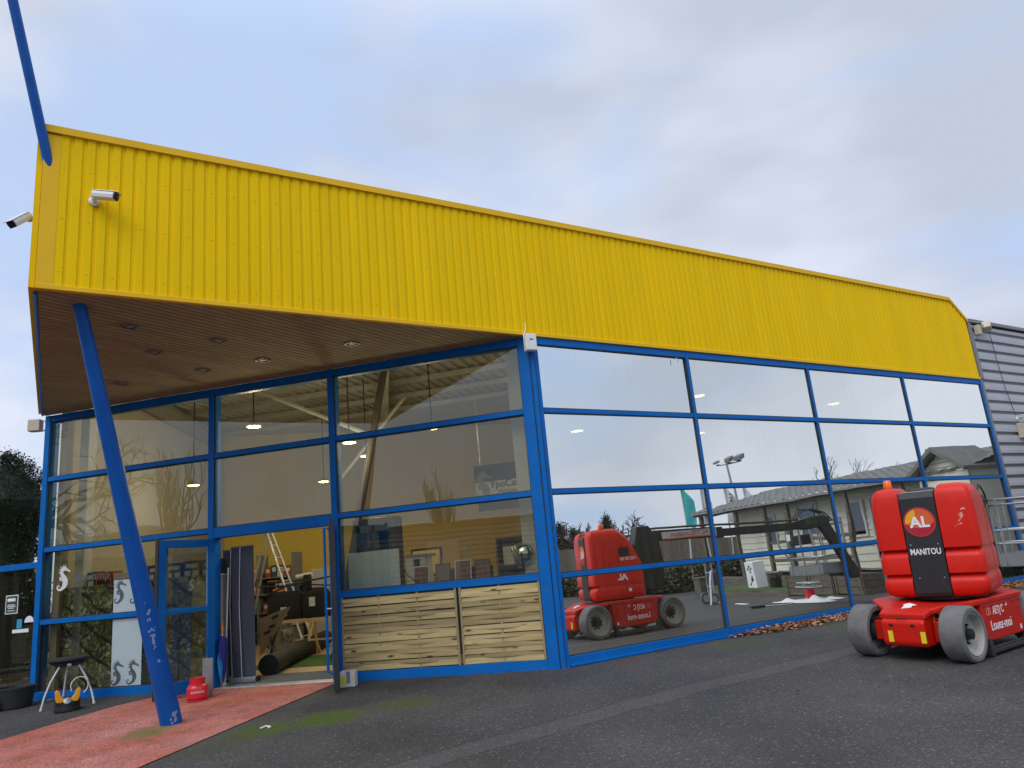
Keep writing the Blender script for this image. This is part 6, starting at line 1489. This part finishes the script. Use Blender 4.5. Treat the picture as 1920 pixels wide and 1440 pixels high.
# ------------------------------------------------------------------ trees and hedges
def bare_tree(name, lab, base, h, seed, spread=.55, depth=6, mat='bark', upright=.25, group='bare trees', r0=None, trunk=.28, rmin=.006, dec=.62):
    rs = random.Random(seed); t = thing(name, lab, 'tree', base, 0, group)
    tr, cr = MB(), MB(); r0 = r0 or h * .028
    def grow(p, d, ln, r, lv, mb):
        pts = [p]; n = 3
        for i in range(n):
            d = (d + Vector((rs.gauss(0, .14), rs.gauss(0, .14), rs.gauss(0, .10) + upright * .15))).normalized(); pts.append(pts[-1] + d * ln / n)
        mb.tube(pts, [r * (1 - .3 * i / n) for i in range(n + 1)], 5 if lv < 2 else 3, cap=False)
        if lv >= depth: return
        k = 3 if lv < 2 else rs.choice((2, 2, 3))
        for j in range(k):
            a = rs.uniform(0, 6.283); perp = d.orthogonal().normalized(); perp = (perp * math.cos(a) + d.cross(perp) * math.sin(a))
            nd = (d * (1 - spread * .5) + perp * spread * rs.uniform(.6, 1.25) + Z * upright * .4).normalized()
            q = pts[-1] if j == 0 or lv == 0 else pts[rs.choice((1, 2, 3))]
            grow(q, nd, ln * rs.uniform(.62, .86), max(r * dec, rmin), lv + 1, cr)
    grow(Vector(base), Vector((rs.gauss(0, .04), rs.gauss(0, .04), 1)).normalized(), h * trunk, r0, 0, tr)
    tr.build('trunk', M['bark'], t, smooth=60, recalc=False); cr.build('crown', M[mat], t, smooth=60, recalc=False)
    return t
def leafy(name, lab, cat, base, h, rad, seed, n, mat, shape='cone', leaf_s=.12, group=None, droop=-.2, core=False):
    rs = random.Random(seed); t = thing(name, lab, cat, base, 0, group); b = Vector(base)
    mb = MB(); mb.tube([b, b + Z * h * .5, b + Z * h * .92], [h * .025, h * .016, h * .004], 7); mb.build('trunk', M['bark'], t, smooth=60)
    clumps = []
    for k in range(max(10, n // (26 if core else 60))):
        q = rs.random() ** .8
        if shape == 'cone': rr = rad * (1 - q) ** .75
        elif shape == 'column': rr = rad * min(1, (1 - q) * 4.5) ** .6 * (.85 + .15 * math.sin(q * 9))
        else: rr = rad * math.sqrt(max(.02, 1 - (2 * q - 1) ** 2))
        a = rs.uniform(0, 6.283); f = rs.uniform(.45, 1.05) if not core else rs.uniform(.86, 1.06)
        clumps.append((b + Vector((math.cos(a) * rr * f, math.sin(a) * rr * f, h * (.04 + .95 * q))), a, rs.uniform(.6, 1.3)))
    mb = MB()
    for i in range(n):
        c, a, s = rs.choice(clumps); cs = leaf_s * 2.2 * s
        p = c + Vector((rs.gauss(0, cs), rs.gauss(0, cs), rs.gauss(0, cs * 1.2)))
        out = Vector((math.cos(a), math.sin(a), rs.uniform(-.3, 1.3) + droop)).normalized()
        X = (out + Vector((rs.gauss(0, .5), rs.gauss(0, .5), rs.gauss(0, .5)))).normalized(); Y = X.orthogonal().normalized()
        q = rs.uniform(0, 6.28); Y = Y * math.cos(q) + X.cross(Y) * math.sin(q); l = leaf_s * rs.uniform(.7, 1.5) * s
        mb.add([p - X * l, p - Y * l * .32, p + X * l, p + Y * l * .32], [(0, 1, 2, 3)])
    if core:
        prof = [(rad * .88 * min(1, (1 - q) * 4.5) ** .6 * (.85 + .15 * math.sin(q * 9)), h * (.03 + .93 * q)) for q in [i / 24 for i in range(25)]]; mb.lathe(b, Z, prof, 20)
    mb.build('crown', M[mat], t, recalc=False)
    return t
def vegetation():
    # clipped conifers left of the shop, seen directly
    cpos = [((-12.55, 17.9), 5.15, 1.05, 'tall dark green conifer nearest the shop wall at the left edge'), ((-14.6, 18.6), 5.0, 1.15, 'dark green conifer left of the one by the wall'), ((-16.5, 19.4), 5.3, 1.2, 'dark green conifer farthest left behind the glass screen')]
    for k, ((x, y), h, r, lab) in enumerate(cpos): leafy('conifer_tree', lab, 'tree', W(x, y, 0), h, r, 30 + k, 30000, 'conifer', 'column', .034, 'conifers left of the shop', core=True)
    # mirrored by the right glazing
    bare_tree('oak_tree', 'broad bare oak far across the car park, reflected left of the lift', G(56.5, -10.6), 6.8, 5, .75, 6, upright=.12, r0=.34, rmin=.022, dec=.68)
    bare_tree('oak_tree', 'second bare oak right beside the broad one across the car park', G(57.8, -6.9), 6.0, 6, .75, 6, upright=.12, r0=.3, rmin=.022, dec=.68)
    for k, (x, y, h, lab) in enumerate(((35.7, 9.0, 5.2, 'bare tree behind the left half of the mobile home roof'), (35.9, 12.3, 5.8, 'bare tree behind the middle of the mobile home roof'), (36.1, 14.6, 5.6, 'bare tree right of the middle behind the mobile home'), (35.8, 19.4, 5.3, 'bare tree behind the gable of the mobile home'))):
        bare_tree('bare_tree', lab, G(x, y), h, 40 + k, .5, 6, 'bark', .4, rmin=.012)
    for k, (x, y, h, lab) in enumerate(((60.2, -14.9, 4.9, 'dark fir at the left of the reflected car park'), (60.6, -13.6, 4.2, 'shorter dark fir beside the tall one'), (59.6, -9.6, 5.3, 'dark fir between the reflected bare oaks'))): leafy('fir_tree', lab, 'tree', G(x, y), h, 1.3, 50 + k, 5000, 'conifer', 'cone', .10, 'firs across the car park')
    # hedge that closes the yard, several clipped lengths
    for k in range(5):
        a = Vector((27.5, -4.2, 0)).lerp(Vector((23.2, 9.6, 0)), k / 4.); b_ = G(a.x, a.y); rs = random.Random(60 + k)
        mb = MB()
        for i in range(3000):
            p = b_ + Vector((rs.gauss(0, .35), rs.uniform(-1.9, 1.9), rs.random() * 1.15)); q = rs.uniform(0, 6.28)
            X = Vector((math.cos(q), math.sin(q), rs.uniform(-.6, .6))).normalized(); Y = X.orthogonal(); l = rs.uniform(.05, .12)
            mb.add([p - X * l, p - Y * l * .5, p + X * l, p + Y * l * .5], [(0, 1, 2, 3)])
        t = thing('hedge', ['hedge length at the left end of the yard', 'second hedge length from the left end of the yard', 'middle hedge length closing the yard', 'hedge length under the flags', 'hedge length beside the mobile home'][k], 'hedge', b_, 0, 'hedge closing the yard')
        mb.build('foliage', M['hedge'], t, recalc=False)
        mb = MB()
        for i in range(6): mb.tube([b_ + Vector((rs.gauss(0, .1), -1.6 + i * .6, 0)), b_ + Vector((rs.gauss(0, .2), -1.6 + i * .6 + rs.gauss(0, .1), .9))], .02, 5)
        mb.build('stems', M['bark'], t)
    t = thing('timber_fence', 'dark timber fence behind the flags and hedge', 'fence', G(28.5, 4))
    a, b = Vector((31.0, -4.5, 0)), Vector((26.0, 13.0, 0)); d = (b - a).normalized(); nn = Vector((d.y, -d.x, 0)); L_ = (b - a).length
    F = lambda x, y, z: a + d * x + nn * y + Z * (z - .45)
    mb = MB(); x = 0
    while x < L_: mb.box(F, (x, 0, .05), (x + .14, .02, 2.25)); x += .15
    mb.build('boards', M['old_wood'], t)
    mb = MB()
    for k in range(8): mb.box(F, (k * 2.5, .021, 0), (k * 2.5 + .1, .12, 1.8))
    mb.build('post', M['old_wood'], t)
    for k in range(3):
        a = Vector((-19.2, 9.4, 0)).lerp(Vector((-15.0, 2.2, 0)), (k + .5) / 3); b_ = G(a.x, a.y); rs = random.Random(160 + k)
        d = Vector((4.2, -7.2, 0)).normalized(); nn = Vector((-d.y, d.x, 0)); mb = MB()
        for i in range(4500):
            p = b_ + d * rs.uniform(-1.4, 1.4) + nn * rs.gauss(0, .3) + Z * (rs.random() * 2.9); q = rs.uniform(0, 6.28)
            X = Vector((math.cos(q), math.sin(q), rs.uniform(-.6, .6))).normalized(); Y = X.orthogonal(); l = rs.uniform(.06, .14)
            mb.add([p - X * l, p - Y * l * .5, p + X * l, p + Y * l * .5], [(0, 1, 2, 3)])
        t = thing('hedge', ['tall dark hedge length left of the yard, reflected at the far left', 'tall dark hedge length in the middle of the left row', 'tall dark hedge length nearest the viewer in the left row'][k], 'hedge', b_, 0, 'tall hedge left of the yard')
        mb.build('foliage', M['conifer'], t, recalc=False)
        mb = MB()
        for i in range(5): mb.tube([b_ + d * (-1.2 + i * .6), b_ + d * (-1.2 + i * .6 + rs.gauss(0, .1)) + Z * 2.4], .03, 5)
        mb.build('stems', M['bark'], t)
    # far side: white hall and parked vans
    t = thing('white_hall', 'low white hall far across the reflected car park', 'building', G(69.4, -18.2))
    F = local(G(69.4, -18.2), .35); mb = MB(); mb.box(F, (0, -3, 0), (8, 4.2, 3.4)); mb.build('wall', M['white_metal'], t)
    mb = MB(); mb.prism(lambda p, q, z: F(z, p, q), [(-3.2, 3.401), (4.4, 3.401), (4.4, 3.6), (-3.2, 3.6)], -.2, 8.2); mb.build('roof', M['grey_trim'], t)
    for k in range(3):
        mb = MB(); mb.box(F, (-.03, -2.4 + k * 2.2, .1), (-.001, -.9 + k * 2.2, 2.2)); mb.build('door', M['grey_trim'], t)
    for k, (x, y, lab) in enumerate(((44.5, -8.6, 'white van parked far off, left of the reflected lift'), (46.5, -6.9, 'second white van parked beside the first'))):
        o = G(x, y); t = thing('parked_van', lab, 'van', o, .9, 'vans in the car park'); F = local(o, .9)
        mb = MB(); mb.prism(lambda p, q, z: F(p, z, q), [(-2.3, .35), (2.2, .35), (2.35, .7), (2.25, 1.1), (1.5, 1.25), (.9, 2.0), (-2.25, 2.05), (-2.35, 1.2)], -.9, .9); mb.build('body', M['car_white'], t, bevel=.06)
        mb = MB(); mb.prism(lambda p, q, z: F(p, z, q), [(.2, 1.25), (1.35, 1.27), (.85, 1.88), (.2, 1.88)], -.905, .905); mb.build('window', M['glass_dark'], t)
        for a in (-1.5, 1.5):
            for s in (-.82, .82):
                mb = MB(); mb.lathe(F(a, s, .33), F(0, 1, 0) - F(0, 0, 0), [(.2, -.1), (.33, -.1), (.33, .1), (.2, .1)], 18); mb.build('wheel', M['rubber'], t)
    # mirrored by the entrance glazing (far behind and left of the viewer)
    bare_tree('bare_tree', 'old bare tree with long low branches reflected in the left entrance panes', G(-13.5, 9.6), 9.6, 71, .8, 7, upright=.12, group='bare trees', trunk=.24)
    for k, (x, y, lab) in enumerate(((-31.7, -6.9, 'upright poplar reflected left of the entrance door'), (-27.5, -30.5, 'upright poplar far behind the grey shed'))): bare_tree('poplar_tree', lab, G(x, y), 9.2, 80 + k, .32, 7, 'pale_tree', 1.0, 'poplars')
    o = G(-30.4, -8.65); t = thing('street_lamp', 'slim street lamp reflected left of the entrance door', 'street lamp', o)
    mb = MB(); mb.tube([o, o + Z * 6.3], [.07, .045], 8); mb.build('mast', M['galv'], t)
    mb = MB(); F = local(o + Z * 6.3, .4); mb.prism(lambda p, q, z: F(p, q, z), [(-.35, -.1), (.35, -.12), (.45, 0), (.35, .12), (-.35, .1)], 0, .12); mb.build('lamp_head', M['grey_trim'], t, bevel=.02)
    t = thing('gabled_hall', 'pale hall with a shallow gable reflected low in the left panes', 'building', G(-42, -12))
    d = Vector((2.6, -3.75, 0)).normalized(); nn = Vector((-d.y, d.x, 0)); o = G(-43.0, -8.5)
    F = lambda x, y, z: o + d * x - nn * y * -1 + Z * z
    mb = MB(); mb.prism(lambda p, q, z: F(p, -z, q), [(0, 0), (11, 0), (11, 5.2), (5.5, 6.3), (0, 5.2)], 0, 10); mb.build('wall', M['beige_wall'], t)
    mb = MB(); mb.prism(lambda p, q, z: F(p, -z, q), [(-.4, 5.15), (5.5, 6.33), (11.4, 5.15), (11.4, 5.4), (5.5, 6.6), (-.4, 5.4)], -.3, 10.3); mb.build('roof', M['grey_trim'], t)
    mb = MB(); mb.box(lambda x, y, z: F(x, -y, z), (3.5, -.05, 0), (7.5, -.001, 3.6)); mb.build('door', M['grey_metal'], t)
    t = thing('ribbed_shed', 'long grey ribbed metal shed reflected behind the picture frames', 'building', G(-16, -15))
    a = Vector((-22.5, -10.6, 0)); b = Vector((-9.0, -18.6, 0)); d = (b - a).normalized(); nn = Vector((d.y, -d.x, 0)); nn = nn if nn.dot(Vector((10, 20, 0))) < 0 else -nn
    F = lambda x, y, z: a + d * x + nn * y + Z * (z - .45); L_ = (b - a).length
    mb = MB(); mb.box(F, (0, .06, 0), (L_, 9, 4.2)); mb.build('wall', M['grey_trim'], t)
    mb = MB(); z = .02
    while z < 4.1: mb.prism(lambda p, q, x: F(x, p, q), [(.055, z), (.0, z + .04), (.0, z + .17), (.055, z + .2)], 0, L_); z += .25
    mb.build('ribbed_cladding', M['grey_clad'], t)
    mb = MB(); mb.box(F, (-.2, -.15, 4.201), (L_ + .2, 9.2, 4.36)); mb.build('roof', M['grey_trim'], t)
    mb = MB(); mb.box(F, (5.5, -.04, .4), (7.2, -.002, 3.4)); mb.build('door', M['white_metal'], t)
vegetation()

def car():
    # car behind the glass screen at the far left
    o = FL(10.9, -4.6, .035); rot = .55; t = thing('parked_car', 'dark grey hatchback parked behind the low glass screen at the left edge', 'car', o, rot); F = local(o, rot)
    prof = [(-2.0, .35), (-2.05, .75), (-1.95, .98), (-1.55, 1.12), (-1.15, 1.46), (-.3, 1.52), (.5, 1.45), (1.15, 1.02), (1.85, .88), (2.05, .66), (2.05, .35), (1.6, .28), (-1.6, .28)]
    rings = []
    for (y, k, top) in ((-.84, .96, .93), (-.86, 1, .97), (-.6, 1, 1), (.6, 1, 1), (.86, 1, .97), (.84, .96, .93)):
        rings.append([F(x * k, y * (1 if z < 1.05 else .84), .3 + (z - .3) * top) for x, z in prof])
    mb = MB(); mb.loft(rings); mb.build('body', M['car_grey'], t, smooth=35)
    mb = MB()
    for s in (-1, 1): mb.prism(lambda p, q, z: F(p, s * (.725 + z + (1.5 - q) * .16 * 1.0), q), [(-1.15, 1.08), (.95, 1.06), (.45, 1.38), (-.3, 1.44), (-1.0, 1.40)], .0, .03)
    mb.build('window', M['glass_dark'], t)
    for x in (-1.25, 1.25):
        for s in (-1, 1):
            mb = MB(); mb.lathe(F(x, s * .76, .31), F(0, s, 0) - F(0, 0, 0), [(.2, -.1), (.31, -.1), (.315, 0), (.31, .1), (.22, .1)], 24, closed=True); w = mb.build('wheel', M['rubber'], t, smooth=35)
            mb = MB(); mb.lathe(F(x, s * .76, .31), F(0, s, 0) - F(0, 0, 0), [(.215, .08), (.2, .085), (.05, .07), (.02, .09)], 20); mb.build('rim', M['alu'], w, smooth=35)
    for s in (-.6, .6):
        mb = MB(); mb.box(F, (1.95, s - .16, .66), (2.055, s + .16, .78)); mb.build('headlight', M['alu'], t, bevel=.02)
car()
